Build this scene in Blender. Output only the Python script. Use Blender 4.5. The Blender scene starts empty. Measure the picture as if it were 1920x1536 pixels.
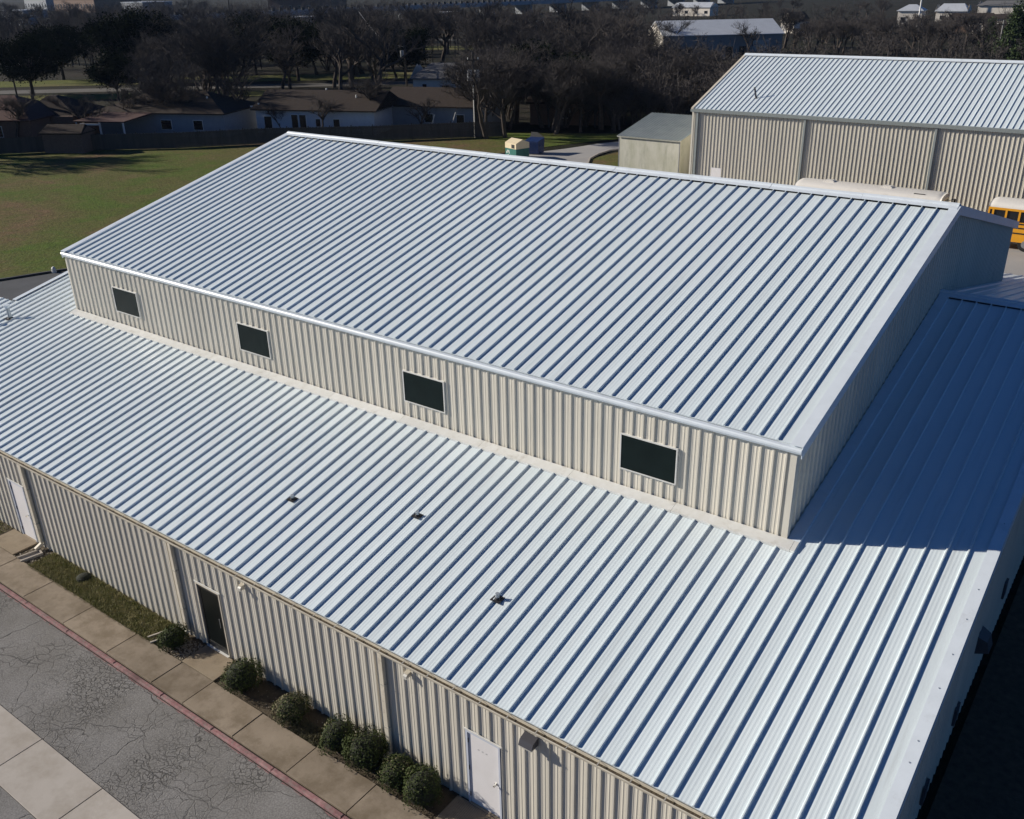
import bpy, math, random
from mathutils import Vector, Matrix
random.seed(7)
SC = bpy.context.scene
COL = SC.collection
R = math.radians

# ------------------------------------------------------------------ camera
CAM = Vector((5.7817, -11.4978, 16.9002))
YAW, PITCH, ROLL, FPX = 0.6436, -0.4362, -0.0212, 1730.32
fwd = Vector((-math.sin(YAW)*math.cos(PITCH), math.cos(YAW)*math.cos(PITCH), math.sin(PITCH)))
rgt = fwd.cross(Vector((0, 0, 1))).normalized(); upv = rgt.cross(fwd)
cr, sr = math.cos(ROLL), math.sin(ROLL)
rgt, upv = cr*rgt + sr*upv, -sr*rgt + cr*upv
cd = bpy.data.cameras.new('camera'); co = bpy.data.objects.new('camera', cd); COL.objects.link(co)
M = Matrix((rgt, upv, -fwd)).transposed().to_4x4(); M.translation = CAM
co.matrix_world = M
cd.sensor_fit = 'HORIZONTAL'; cd.sensor_width = 36.0; cd.lens = FPX/1920*36.0
cd.clip_start = 0.5; cd.clip_end = 6000
SC.camera = co

# ------------------------------------------------------------------ sky, sun, exposure
SUN_EL, SUN_AZ = R(22.5), R(21.5)          # light travels along +x turned 21.5 deg towards +y
ld = Vector((math.cos(SUN_EL)*math.cos(SUN_AZ), math.cos(SUN_EL)*math.sin(SUN_AZ), -math.sin(SUN_EL)))
w = bpy.data.worlds.new('World'); SC.world = w; w.use_nodes = True
nt = w.node_tree; bg = nt.nodes['Background']
sky = nt.nodes.new('ShaderNodeTexSky'); sky.sky_type = 'NISHITA'; sky.sun_disc = False
sky.sun_elevation = SUN_EL; sky.sun_rotation = math.atan2(-ld.x, -ld.y)
sky.altitude = 200; sky.air_density = 0.82; sky.dust_density = 0.0; sky.ozone_density = 10.0
nt.links.new(sky.outputs[0], bg.inputs[0]); bg.inputs[1].default_value = 0.05
sl = bpy.data.lights.new('sun', 'SUN'); sl.energy = 5.0; sl.angle = R(0.55); sl.color = (1.0, 0.92, 0.80)
so = bpy.data.objects.new('sun', sl); COL.objects.link(so)
so.rotation_euler = ld.to_track_quat('-Z', 'Y').to_euler(); so.location = (-60, -40, 60)
vs = SC.view_settings; vs.view_transform = 'Standard'; vs.look = 'None'; vs.exposure = 0.38; vs.gamma = 1.0
vs.use_curve_mapping = False

# ------------------------------------------------------------------ materials
def mat(name, col, rough=0.7, var=0.0, scale=3.0, bump=0.0, bscale=40.0, metal=0.0, spec=0.4, col2=None, stretch=None, detail=6.0, bdist=0.02):
    m = bpy.data.materials.new(name); m.use_nodes = True; n = m.node_tree.nodes; l = m.node_tree.links
    b = n['Principled BSDF']; b.inputs['Roughness'].default_value = rough; b.inputs['Metallic'].default_value = metal
    b.inputs['Specular IOR Level'].default_value = spec
    b.inputs['Base Color'].default_value = (*col, 1)
    tc = n.new('ShaderNodeNewGeometry'); src = tc.outputs['Position']
    if stretch:
        mp = n.new('ShaderNodeMapping'); mp.inputs['Scale'].default_value = stretch; l.new(src, mp.inputs[0]); src = mp.outputs[0]
    if var > 0 or col2:
        t = n.new('ShaderNodeTexNoise'); t.inputs['Scale'].default_value = scale; t.inputs['Detail'].default_value = detail
        t.inputs['Roughness'].default_value = 0.65
        l.new(src, t.inputs['Vector'])
        r = n.new('ShaderNodeValToRGB'); r.color_ramp.elements[0].position = 0.3; r.color_ramp.elements[1].position = 0.7
        c2 = col2 if col2 else tuple(min(1, c*(1+var)) for c in col)
        c1 = col if col2 else tuple(c*(1-var) for c in col)
        r.color_ramp.elements[0].color = (*c1, 1); r.color_ramp.elements[1].color = (*c2, 1)
        l.new(t.outputs[0], r.inputs[0]); l.new(r.outputs[0], b.inputs['Base Color'])
    if bump > 0:
        t2 = n.new('ShaderNodeTexNoise'); t2.inputs['Scale'].default_value = bscale; t2.inputs['Detail'].default_value = 4
        l.new(src, t2.inputs['Vector'])
        bp = n.new('ShaderNodeBump'); bp.inputs['Strength'].default_value = bump; bp.inputs['Distance'].default_value = bdist
        l.new(t2.outputs[0], bp.inputs['Height']); l.new(bp.outputs[0], b.inputs['Normal'])
    return m

def vary(m, amt):
    n = m.node_tree.nodes; l = m.node_tree.links; b = n['Principled BSDF']; src = b.inputs['Base Color'].links[0].from_socket
    oi = n.new('ShaderNodeObjectInfo'); r = n.new('ShaderNodeMapRange'); r.inputs[3].default_value = 1-amt; r.inputs[4].default_value = 1+amt
    l.new(oi.outputs['Random'], r.inputs[0]); sc = n.new('ShaderNodeVectorMath'); sc.operation = 'SCALE'
    l.new(src, sc.inputs[0]); l.new(r.outputs[0], sc.inputs['Scale']); l.new(sc.outputs[0], b.inputs['Base Color'])
def streaks(m, scale, stretch, lo, strength, col=(0.30, 0.30, 0.29)):      # grime with a shape of its own
    n = m.node_tree.nodes; l = m.node_tree.links; b = n['Principled BSDF']; src = b.inputs['Base Color'].links[0].from_socket
    g = n.new('ShaderNodeNewGeometry'); mp = n.new('ShaderNodeMapping'); mp.inputs['Scale'].default_value = stretch; l.new(g.outputs['Position'], mp.inputs[0])
    t = n.new('ShaderNodeTexNoise'); t.inputs['Scale'].default_value = scale; t.inputs['Detail'].default_value = 7; t.inputs['Roughness'].default_value = 0.7; l.new(mp.outputs[0], t.inputs['Vector'])
    r = n.new('ShaderNodeMapRange'); r.inputs[1].default_value = lo; r.inputs[2].default_value = lo+0.18; r.inputs[4].default_value = strength; l.new(t.outputs[0], r.inputs[0])
    x = n.new('ShaderNodeMix'); x.data_type = 'RGBA'; l.new(r.outputs[0], x.inputs[0]); l.new(src, x.inputs[6]); x.inputs[7].default_value = (*col, 1); l.new(x.outputs[2], b.inputs['Base Color'])

def asphalt_mat(name, c0, c1):
    m = mat(name, c0, 0.95, col2=c1, scale=0.6, bump=0.6, bscale=90, spec=0.15)
    n = m.node_tree.nodes; l = m.node_tree.links; b = n['Principled BSDF']
    base = b.inputs['Base Color'].links[0].from_socket
    g = n.new('ShaderNodeNewGeometry')
    wn = n.new('ShaderNodeTexNoise'); wn.inputs['Scale'].default_value = 2.2; wn.inputs['Detail'].default_value = 4
    l.new(g.outputs['Position'], wn.inputs['Vector'])
    add = n.new('ShaderNodeVectorMath'); add.operation = 'MULTIPLY_ADD'; add.inputs[1].default_value = (0.45, 0.45, 0)
    l.new(wn.outputs['Color'], add.inputs[0]); l.new(g.outputs['Position'], add.inputs[2])
    def cracks(sc, width, lo, hi, msc, off):
        v = n.new('ShaderNodeTexVoronoi'); v.feature = 'DISTANCE_TO_EDGE'; v.inputs['Scale'].default_value = sc
        l.new(add.outputs[0], v.inputs['Vector'])
        r = n.new('ShaderNodeMapRange'); r.inputs[1].default_value = 0; r.inputs[2].default_value = width
        r.inputs[3].default_value = 1; r.inputs[4].default_value = 0; l.new(v.outputs['Distance'], r.inputs[0])
        mn = n.new('ShaderNodeTexNoise'); mn.inputs['Scale'].default_value = msc; mn.inputs['Detail'].default_value = 3
        mv = n.new('ShaderNodeMapping'); mv.inputs['Location'].default_value = off; l.new(g.outputs['Position'], mv.inputs[0]); l.new(mv.outputs[0], mn.inputs['Vector'])
        mr = n.new('ShaderNodeMapRange'); mr.inputs[1].default_value = lo; mr.inputs[2].default_value = hi; l.new(mn.outputs[0], mr.inputs[0])
        x = n.new('ShaderNodeMath'); x.operation = 'MULTIPLY'; l.new(r.outputs[0], x.inputs[0]); l.new(mr.outputs[0], x.inputs[1])
        return x.outputs[0]
    a1 = cracks(3.2, 0.035, 0.44, 0.58, 0.30, (3, 1, 0)); a2 = cracks(0.34, 0.0036, 0.30, 0.5, 0.25, (9, 4, 0)); a3 = cracks(8.0, 0.07, 0.47, 0.60, 0.35, (21, 7, 0))
    mx = n.new('ShaderNodeMath'); mx.operation = 'MAXIMUM'; l.new(a1, mx.inputs[0]); l.new(a2, mx.inputs[1])
    mx2 = n.new('ShaderNodeMath'); mx2.operation = 'MAXIMUM'; l.new(mx.outputs[0], mx2.inputs[0]); l.new(a3, mx2.inputs[1])
    # aggregate speckle
    sp = n.new('ShaderNodeTexNoise'); sp.inputs['Scale'].default_value = 26; sp.inputs['Detail'].default_value = 3; l.new(g.outputs['Position'], sp.inputs['Vector'])
    rr = n.new('ShaderNodeMapRange'); rr.inputs[1].default_value = 0.3; rr.inputs[2].default_value = 0.75; rr.inputs[3].default_value = 0.72; rr.inputs[4].default_value = 1.30
    l.new(sp.outputs[0], rr.inputs[0])
    mul = n.new('ShaderNodeVectorMath'); mul.operation = 'SCALE'; l.new(base, mul.inputs[0]); l.new(rr.outputs[0], mul.inputs['Scale'])
    mix = n.new('ShaderNodeMix'); mix.data_type = 'RGBA'; l.new(mx2.outputs[0], mix.inputs[0]); l.new(mul.outputs[0], mix.inputs[6]); mix.inputs[7].default_value = (0.08, 0.077, 0.072, 1)
    l.new(mix.outputs[2], b.inputs['Base Color'])
    bp = [x for x in n if x.type == 'BUMP'][0]
    b2 = n.new('ShaderNodeBump'); b2.inputs['Strength'].default_value = 0.8; b2.inputs['Distance'].default_value = 0.02; b2.invert = True
    l.new(mx2.outputs[0], b2.inputs['Height']); l.new(bp.outputs[0], b2.inputs['Normal']); l.new(b2.outputs[0], b.inputs['Normal'])
    return m

def lawn_mat(name, ca, cb, cc, big=0.09, mid=0.55, fine=9.0):
    m = bpy.data.materials.new(name); m.use_nodes = True; n = m.node_tree.nodes; l = m.node_tree.links
    b = n['Principled BSDF']; b.inputs['Roughness'].default_value = 0.95; b.inputs['Specular IOR Level'].default_value = 0.1
    g = n.new('ShaderNodeNewGeometry')
    def noise(s, d=5):
        t = n.new('ShaderNodeTexNoise'); t.inputs['Scale'].default_value = s; t.inputs['Detail'].default_value = d; t.inputs['Roughness'].default_value = 0.65; l.new(g.outputs['Position'], t.inputs['Vector']); return t.outputs[0]
    r1 = n.new('ShaderNodeMapRange'); r1.inputs[1].default_value = 0.43; r1.inputs[2].default_value = 0.57; l.new(noise(big), r1.inputs[0])
    r2 = n.new('ShaderNodeMapRange'); r2.inputs[1].default_value = 0.38; r2.inputs[2].default_value = 0.66; l.new(noise(mid), r2.inputs[0])
    m1 = n.new('ShaderNodeMix'); m1.data_type = 'RGBA'; l.new(r1.outputs[0], m1.inputs[0]); m1.inputs[6].default_value = (*ca, 1); m1.inputs[7].default_value = (*cb, 1)
    m2 = n.new('ShaderNodeMix'); m2.data_type = 'RGBA'; l.new(r2.outputs[0], m2.inputs[0]); l.new(m1.outputs[2], m2.inputs[6]); m2.inputs[7].default_value = (*cc, 1)
    fr = n.new('ShaderNodeMapRange'); fr.inputs[1].default_value = 0.25; fr.inputs[2].default_value = 0.75; fr.inputs[3].default_value = 0.55; fr.inputs[4].default_value = 1.45; l.new(noise(fine, 6), fr.inputs[0])
    sc = n.new('ShaderNodeVectorMath'); sc.operation = 'SCALE'; l.new(m2.outputs[2], sc.inputs[0]); l.new(fr.outputs[0], sc.inputs['Scale'])
    l.new(sc.outputs[0], b.inputs['Base Color'])
    bp = n.new('ShaderNodeBump'); bp.inputs['Strength'].default_value = 0.9; bp.inputs['Distance'].default_value = 0.12; l.new(noise(5.0, 8), bp.inputs['Height']); l.new(bp.outputs[0], b.inputs['Normal'])
    return m

MT = {}
MT['roof'] = mat('white_roof_steel', (0.615, 0.690, 0.725), 0.38, col2=(0.665, 0.735, 0.765), scale=1.0, stretch=(1.6, 0.25, 0.25), bump=0.10, bscale=1.6, spec=0.75, bdist=0.05)
MT['roof_trim'] = mat('white_trim_steel', (0.64, 0.70, 0.755), 0.38, var=0.05, scale=2.0, spec=0.5)
MT['flash'] = mat('flashing_steel', (0.66, 0.67, 0.66), 0.5, col2=(0.58, 0.58, 0.55), scale=4.0, spec=0.4)
MT['wall'] = mat('tan_wall_steel', (0.630, 0.595, 0.515), 0.5, col2=(0.565, 0.54, 0.475), scale=1.2, stretch=(1, 1, 0.3), bump=0.06, bscale=2.5, spec=0.35)
MT['gutter'] = mat('tan_gutter_steel', (0.62, 0.57, 0.47), 0.45, var=0.12, scale=2.0, spec=0.4)
MT['strap'] = mat('gutter_strap_steel', (0.40, 0.38, 0.33), 0.5, var=0.1)
MT['backing'] = mat('dark_sheathing', (0.10, 0.10, 0.10), 0.9)
MT['glass'] = mat('dark_screened_glass', (0.006, 0.012, 0.012), 0.35, spec=0.15, var=0.2, scale=2)
MT['darkdoor'] = mat('dark_bronze_door_glass', (0.006, 0.008, 0.008), 0.35, spec=0.15, var=0.2, scale=2)
MT['frame'] = mat('aluminium_frame', (0.62, 0.62, 0.60), 0.45, var=0.05)
MT['bronze'] = mat('bronze_frame', (0.03, 0.03, 0.03), 0.4)
MT['whitedoor'] = mat('white_painted_door', (0.74, 0.725, 0.735), 0.5, col2=(0.68, 0.665, 0.665), scale=1.5, spec=0.35)
MT['jamb'] = mat('grey_painted_jamb', (0.52, 0.56, 0.64), 0.5, var=0.05)
MT['chrome'] = mat('brushed_chrome', (0.7, 0.7, 0.68), 0.3, metal=1.0)
MT['hinge'] = mat('dark_hinge', (0.04, 0.04, 0.045), 0.5)
MT['lamp'] = mat('bronze_lamp_housing', (0.055, 0.055, 0.065), 0.5, var=0.1)
MT['lens'] = mat('frosted_lamp_lens', (0.55, 0.54, 0.5), 0.35)
MT['pipe'] = mat('grey_vent_pipe', (0.36, 0.40, 0.44), 0.4, var=0.15, metal=0.3)
MT['boot'] = mat('black_rubber_boot', (0.02, 0.02, 0.022), 0.6)
MT['asphalt'] = asphalt_mat('weathered_asphalt', (0.185, 0.178, 0.168), (0.255, 0.249, 0.243))
MT['asphalt2'] = mat('dark_asphalt', (0.045, 0.05, 0.058), 0.9, col2=(0.07, 0.075, 0.085), scale=0.5, bump=0.3)
MT['sidewalk'] = mat('stained_sidewalk_concrete', (0.215, 0.175, 0.130), 0.85, col2=(0.295, 0.245, 0.190), scale=0.9, bump=0.15, bscale=60, spec=0.2)
MT['padconc'] = mat('broomed_pad_concrete', (0.26, 0.21, 0.15), 0.85, col2=(0.33, 0.275, 0.205), scale=1.6, bump=0.1, bscale=60, spec=0.2)
MT['concrete'] = mat('pale_concrete', (0.40, 0.365, 0.325), 0.85, col2=(0.46, 0.425, 0.385), scale=0.7, bump=0.12, bscale=70, spec=0.2)
MT['driveconc'] = mat('grey_drive_concrete', (0.30, 0.29, 0.28), 0.85, col2=(0.37, 0.36, 0.345), scale=0.25, bump=0.12, bscale=30, spec=0.2)
MT['redcurb'] = mat('worn_red_kerb_paint', (0.21, 0.085, 0.095), 0.9, col2=(0.37, 0.23, 0.22), scale=7.0, bump=0.4, bscale=35, spec=0.2)
MT['joint'] = mat('dirt_filled_joint', (0.022, 0.018, 0.014), 0.95)
MT['soil'] = mat('mulch_soil', (0.045, 0.034, 0.022), 0.95, col2=(0.095, 0.075, 0.048), scale=6, bump=0.8, bscale=25, bdist=0.04)
MT['grass'] = lawn_mat('mown_lawn', (0.078, 0.118, 0.020), (0.150, 0.098, 0.055), (0.098, 0.100, 0.030), big=0.07, mid=0.3, fine=4.0)
MT['ground'] = lawn_mat('rough_ground', (0.026, 0.023, 0.018), (0.036, 0.030, 0.024), (0.020, 0.022, 0.012), big=0.02, mid=0.12, fine=2.5)
MT['meadow'] = lawn_mat('sunlit_meadow', (0.12, 0.13, 0.035), (0.15, 0.125, 0.065), (0.095, 0.11, 0.028), big=0.05, mid=0.2, fine=3)
MT['blade'] = mat('grass_blade', (0.15, 0.165, 0.05), 0.8, col2=(0.40, 0.36, 0.20), scale=3.5, spec=0.1)
MT['rock'] = mat('river_rock', (0.16, 0.14, 0.11), 0.85, col2=(0.34, 0.30, 0.24), scale=9.0)
MT['leaf'] = mat('shrub_leaf', (0.024, 0.036, 0.011), 0.7, col2=(0.066, 0.085, 0.026), scale=9.0, spec=0.12)
MT['leaf_dry_lit'] = mat('dry_and_lit_leaf', (0.09, 0.085, 0.045), 0.7, col2=(0.19, 0.17, 0.10), scale=12.0, spec=0.2)  # tan for dry grass, and for sunlight put on shrub leaves
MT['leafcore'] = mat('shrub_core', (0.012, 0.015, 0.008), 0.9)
MT['bark'] = mat('grey_brown_bark', (0.050, 0.040, 0.034), 0.9, col2=(0.085, 0.070, 0.060), scale=4.0, spec=0.15)
MT['twig'] = mat('bare_twig', (0.046, 0.042, 0.041), 0.9, col2=(0.088, 0.078, 0.074), scale=0.6, spec=0.1)
MT['evergreen'] = mat('evergreen_leaf', (0.008, 0.012, 0.007), 0.9, col2=(0.017, 0.022, 0.012), scale=1.5, spec=0.0)
MT['cedar'] = mat('cedar_leaf', (0.022, 0.040, 0.014), 0.7, col2=(0.05, 0.075, 0.025), scale=1.5, spec=0.2)
MT['fence'] = mat('weathered_fence_wood', (0.070, 0.062, 0.055), 0.9, col2=(0.11, 0.095, 0.08), scale=2.0, stretch=(1, 1, 0.15), spec=0.15)
MT['shingle_brown'] = mat('brown_shingles', (0.030, 0.024, 0.021), 0.9, col2=(0.050, 0.038, 0.032), scale=3.0, bump=0.5, bscale=8, spec=0.15)
MT['shingle_red'] = mat('reddish_shingles', (0.075, 0.046, 0.042), 0.9, col2=(0.10, 0.062, 0.056), scale=3.0, bump=0.5, bscale=8, spec=0.15)
MT['shingle_grey'] = mat('grey_shingles', (0.11, 0.11, 0.115), 0.9, col2=(0.16, 0.16, 0.165), scale=3.0, bump=0.5, bscale=8, spec=0.15)
MT['brick'] = mat('house_brick', (0.13, 0.085, 0.065), 0.9, col2=(0.18, 0.12, 0.09), scale=6.0)
MT['whitewall'] = mat('white_siding', (0.50, 0.53, 0.58), 0.7, var=0.08, scale=1.5)
MT['greywall'] = mat('grey_siding', (0.26, 0.28, 0.31), 0.8, var=0.08, scale=1.5)
MT['palewall'] = mat('pale_stucco', (0.62, 0.58, 0.52), 0.8, var=0.08, scale=1.0)
MT['housewin'] = mat('house_window_glass', (0.012, 0.014, 0.018), 0.2, spec=0.5)
MT['whitetrim'] = mat('white_trim_paint', (0.70, 0.70, 0.70), 0.6)
MT['galv'] = mat('galvanised_roof', (0.50, 0.53, 0.57), 0.45, var=0.08, scale=0.6, metal=0.2)
MT['shedroof'] = mat('aged_green_grey_roof', (0.20, 0.235, 0.245), 0.6, col2=(0.27, 0.305, 0.31), scale=1.2, spec=0.3)
MT['shedwall'] = mat('stained_plaster', (0.54, 0.53, 0.465), 0.85, col2=(0.40, 0.40, 0.32), scale=1.3, stretch=(1, 1, 0.35), bump=0.1, bscale=10, spec=0.2)
MT['bus_yellow'] = mat('bus_yellow_paint', (0.72, 0.33, 0.02), 0.35, var=0.05, spec=0.5)
MT['bus_white'] = mat('bus_white_roof', (0.68, 0.655, 0.61), 0.4, var=0.04, spec=0.5)
MT['bus_cream'] = mat('bus_cream_rail', (0.70, 0.60, 0.36), 0.4, var=0.05)
MT['black'] = mat('black_rubber', (0.015, 0.015, 0.016), 0.6)
MT['steel'] = mat('grey_steel', (0.35, 0.36, 0.38), 0.4, metal=0.6, var=0.1)
MT['greenbin'] = mat('green_bin_paint', (0.02, 0.13, 0.11), 0.5, var=0.15, scale=3)
MT['creambin'] = mat('cream_bin_paint', (0.66, 0.56, 0.38), 0.5, var=0.08, scale=3)
MT['bluebin'] = mat('blue_bin_paint', (0.010, 0.026, 0.095), 0.45, var=0.15, scale=3)
MT['polewood'] = mat('creosoted_pole', (0.035, 0.03, 0.028), 0.9, var=0.2)
MT['whitepvc'] = mat('white_plastic', (0.75, 0.74, 0.70), 0.5)
MT['street'] = mat('dim_street', (0.085, 0.08, 0.072), 0.9, var=0.2, scale=0.2)
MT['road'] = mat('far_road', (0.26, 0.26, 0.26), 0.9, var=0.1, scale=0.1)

streaks(MT['roof'], 1.0, (5.0, 0.35, 0.35), 0.56, 0.30); vary(MT['roof'], 0.035)
streaks(MT['wall'], 1.0, (2.5, 2.5, 0.35), 0.56, 0.35, (0.30, 0.28, 0.22)); vary(MT['wall'], 0.035)
streaks(MT['roof_trim'], 1.2, (1, 1, 1), 0.58, 0.35); vary(MT['flash'], 0.05); streaks(MT['flash'], 2.5, (1, 1, 1), 0.54, 0.6, (0.36, 0.34, 0.29))
streaks(MT['sidewalk'], 1.3, (1, 1, 1), 0.44, 0.65, (0.135, 0.105, 0.07)); vary(MT['sidewalk'], 0.10); streaks(MT['padconc'], 2.0, (1, 1, 1), 0.52, 0.5, (0.14, 0.11, 0.08))
streaks(MT['concrete'], 0.9, (1, 1, 1), 0.46, 0.55, (0.29, 0.255, 0.21)); vary(MT['concrete'], 0.05)
streaks(MT['redcurb'], 9.0, (1, 1, 1), 0.46, 0.85, (0.22, 0.19, 0.175)); streaks(MT['redcurb'], 0.6, (1, 1, 1), 0.50, 0.75, (0.10, 0.06, 0.06)); vary(MT['redcurb'], 0.12)
streaks(MT['shedwall'], 0.9, (1.5, 1.5, 0.4), 0.52, 0.6, (0.24, 0.25, 0.19))
streaks(MT['gutter'], 1.5, (3, 3, 3), 0.55, 0.6, (0.20, 0.17, 0.13))
streaks(MT['bus_white'], 1.0, (1, 3, 1), 0.55, 0.4, (0.40, 0.37, 0.33))
# ------------------------------------------------------------------ mesh helpers
class MB:
    def __init__(s): s.v = []; s.f = []; s.m = []
    def vert(s, p): s.v.append(tuple(p)); return len(s.v)-1
    def face(s, pts, mi=0):
        i = len(s.v); s.v.extend(tuple(p) for p in pts); s.f.append(tuple(range(i, i+len(pts)))); s.m.append(mi)
    def box(s, a, b, mi=0):
        (x0, y0, z0), (x1, y1, z1) = a, b
        i = len(s.v)
        s.v += [(x0, y0, z0), (x1, y0, z0), (x1, y1, z0), (x0, y1, z0), (x0, y0, z1), (x1, y0, z1), (x1, y1, z1), (x0, y1, z1)]
        for q in ((0, 3, 2, 1), (4, 5, 6, 7), (0, 1, 5, 4), (1, 2, 6, 5), (2, 3, 7, 6), (3, 0, 4, 7)):
            s.f.append(tuple(i+k for k in q)); s.m.append(mi)
    def hull8(s, p, mi=0):      # 8 points: 4 bottom, 4 top (ccw)
        i = len(s.v); s.v += [tuple(q) for q in p]
        for q in ((0, 3, 2, 1), (4, 5, 6, 7), (0, 1, 5, 4), (1, 2, 6, 5), (2, 3, 7, 6), (3, 0, 4, 7)):
            s.f.append(tuple(i+k for k in q)); s.m.append(mi)
    def extrude(s, prof, x0, x1, mi=0, caps=True, axis='x'):   # closed profile in the (y,z) plane along x (or (x,z) along y)
        i = len(s.v); n = len(prof)
        for xx in (x0, x1):
            for (a, b) in prof: s.v.append((xx, a, b) if axis == 'x' else (a, xx, b))
        for k in range(n):
            k2 = (k+1) % n; s.f.append((i+k, i+k2, i+n+k2, i+n+k)); s.m.append(mi)
        if caps:
            s.f.append(tuple(i+k for k in range(n))[::-1]); s.m.append(mi)
            s.f.append(tuple(i+n+k for k in range(n))); s.m.append(mi)
    def tube(s, a, b, r0, r1=None, n=8, caps=True, mi=0):
        r1 = r0 if r1 is None else r1
        a, b = Vector(a), Vector(b); d = (b-a).normalized()
        t = Vector((0, 0, 1)) if abs(d.z) < 0.9 else Vector((1, 0, 0))
        u = d.cross(t).normalized(); v = d.cross(u)
        i = len(s.v)
        for c, r in ((a, r0), (b, r1)):
            for k in range(n):
                an = 2*math.pi*k/n; s.v.append(tuple(c + (u*math.cos(an)+v*math.sin(an))*r))
        for k in range(n):
            k2 = (k+1) % n; s.f.append((i+k, i+k2, i+n+k2, i+n+k)); s.m.append(mi)
        if caps:
            s.f.append(tuple(i+k for k in range(n))[::-1]); s.m.append(mi); s.f.append(tuple(i+n+k for k in range(n))); s.m.append(mi)
    def mesh(s, name, mats):
        me = bpy.data.meshes.new(name); me.from_pydata(s.v, [], s.f)
        for m in (mats if isinstance(mats, (list, tuple)) else [mats]): me.materials.append(m)
        if any(s.m): me.polygons.foreach_set('material_index', s.m)
        me.update(); return me
    def build(s, name, mats, parent=None, loc=(0, 0, 0), rz=0, smooth=False):
        me = s.mesh(name, mats)
        if smooth: me.polygons.foreach_set('use_smooth', [True]*len(me.polygons))
        return obj(name, me, parent, loc, rz)

def obj(name, me, parent=None, loc=(0, 0, 0), rz=0):
    o = bpy.data.objects.new(name, me); COL.objects.link(o); o.location = loc; o.rotation_euler = (0, 0, rz)
    if parent: o.parent = parent
    return o
def tag(o, label=None, cat=None, group=None, kind=None):
    if label: o['label'] = label
    if cat: o['category'] = cat
    if group: o['group'] = group
    if kind: o['kind'] = kind
    return o
def thing(name, label, cat, loc=(0, 0, 0), rz=0, group=None):
    return tag(obj(name, None, None, loc, rz), label, cat, group)
def sheet(name, pts, z, m, kind='structure'):
    b = MB(); b.face([(x, y, z) for x, y in pts]); return tag(b.build(name, m), kind=kind)
def part_box(name, a, b, m, parent):
    q = MB(); q.box(a, b); return q.build(name, m, parent)
def copy_tree(o, parent=None):
    c = o.copy(); COL.objects.link(c); c.parent = parent
    for ch in o.children: copy_tree(ch, c)
    return c

# roof panel: pan with two pencil ribs and a trapezoid seam at its right edge; slope along +y (or down +y when s<0)
def roof_profile(wd, h=0.048):
    p = [(0, 0)]
    for k in (0.27, 0.47, 0.67):
        c = wd*k; p += [(c-0.028, 0), (c-0.012, 0.0016), (c+0.012, 0.0016), (c+0.028, 0)]
    p += [(wd-0.062, 0), (wd-0.044, h), (wd-0.018, h), (wd, 0)]
    return p
def roof_panel_mesh(wd, y0, y1, s, h=0.048, endcap=True):
    nrm = Vector((0, -s, 1)).normalized(); b = MB(); pr = roof_profile(wd, h)
    def pt(u, hh, y): return (u, y + nrm.y*hh, s*y + nrm.z*hh)
    for (a, ha), (c, hc) in zip(pr[:-1], pr[1:]):
        b.face([pt(a, ha, y0), pt(c, hc, y0), pt(c, hc, y1), pt(a, ha, y1)])
    if endcap:
        t = pr[-4:]
        for y, rev in ((y0, False), (y1, True)):
            q = [pt(u, hh, y) for u, hh in t]; b.face(q[::-1] if rev else q)
        b.face([pt(0, 0, y0), pt(0, -0.03, y0), pt(wd, -0.03, y0), pt(wd, 0, y0)])
    return b.mesh('roof_panel', MT['roof'])

# wall panel with trapezoid ribs every 12 inches and two small stiffeners between; outward = map()
PITCH_W = 0.305
def wall_breaks(u0, u1, pitch=PITCH_W, hr=0.038):
    pts = []
    k = math.floor(u0/pitch)-1
    while k*pitch < u1+pitch:
        c = k*pitch
        for du, h in ((-0.042, 0), (-0.022, hr), (0.022, hr), (0.042, 0)): pts.append((c+du, h))
        for q in (0.36, 0.64):
            d = c+pitch*q
            for du, h in ((-0.020, 0), (-0.009, 0.006), (0.009, 0.006), (0.020, 0)): pts.append((d+du, h))
        k += 1
    pts.sort()
    def hh(u):
        for (a, ha), (b, hb) in zip(pts[:-1], pts[1:]):
            if a <= u <= b: return ha + (hb-ha)*(u-a)/max(1e-9, b-a)
        return 0
    return [(u0, hh(u0))] + [q for q in pts if u0 < q[0] < u1] + [(u1, hh(u1))], hh
def wall_panel(name, parent, mp, u0, u1, zb, zt, holes=(), m=None, pitch=PITCH_W):
    full = [h for h in holes if h[0] <= u0 and h[1] >= u1]
    if full and full[0][2] > zb(u0):
        z0, z1 = full[0][2:]; rest = [h for h in holes if h is not full[0]]
        wall_panel(name, parent, mp, u0, u1, zb, lambda v: z0, rest, m, pitch); return wall_panel(name, parent, mp, u0, u1, lambda v: z1, zt, rest, m, pitch)
    br, hh = wall_breaks(u0, u1, pitch)
    us = sorted(set([u for u, _ in br] + [h[k] for h in holes for k in (0, 1) if u0 < h[k] < u1]))
    b = MB()
    for a, c in zip(us[:-1], us[1:]):
        if c-a < 1e-6: continue
        mid = (a+c)/2; ints = [(None, None)]
        seg = [[zb, zt]]
        iv = [('b', 't')]
        cuts = [(h[2], h[3]) for h in holes if h[0] <= mid <= h[1]]
        lo = [zb(a), zb(c)]; hi = [zt(a), zt(c)]
        spans = []
        cur = lo
        for z0, z1 in sorted(cuts):
            if z0 > cur[0]+1e-4: spans.append((cur, [z0, z0]))
            cur = [z1, z1]
        spans.append((cur, hi))
        for l0, h0 in spans:
            b.face([mp(a, hh(a), l0[0]), mp(c, hh(c), l0[1]), mp(c, hh(c), h0[1]), mp(a, hh(a), h0[0])])
    return b.build(name, m or MT['wall'], parent)

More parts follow.
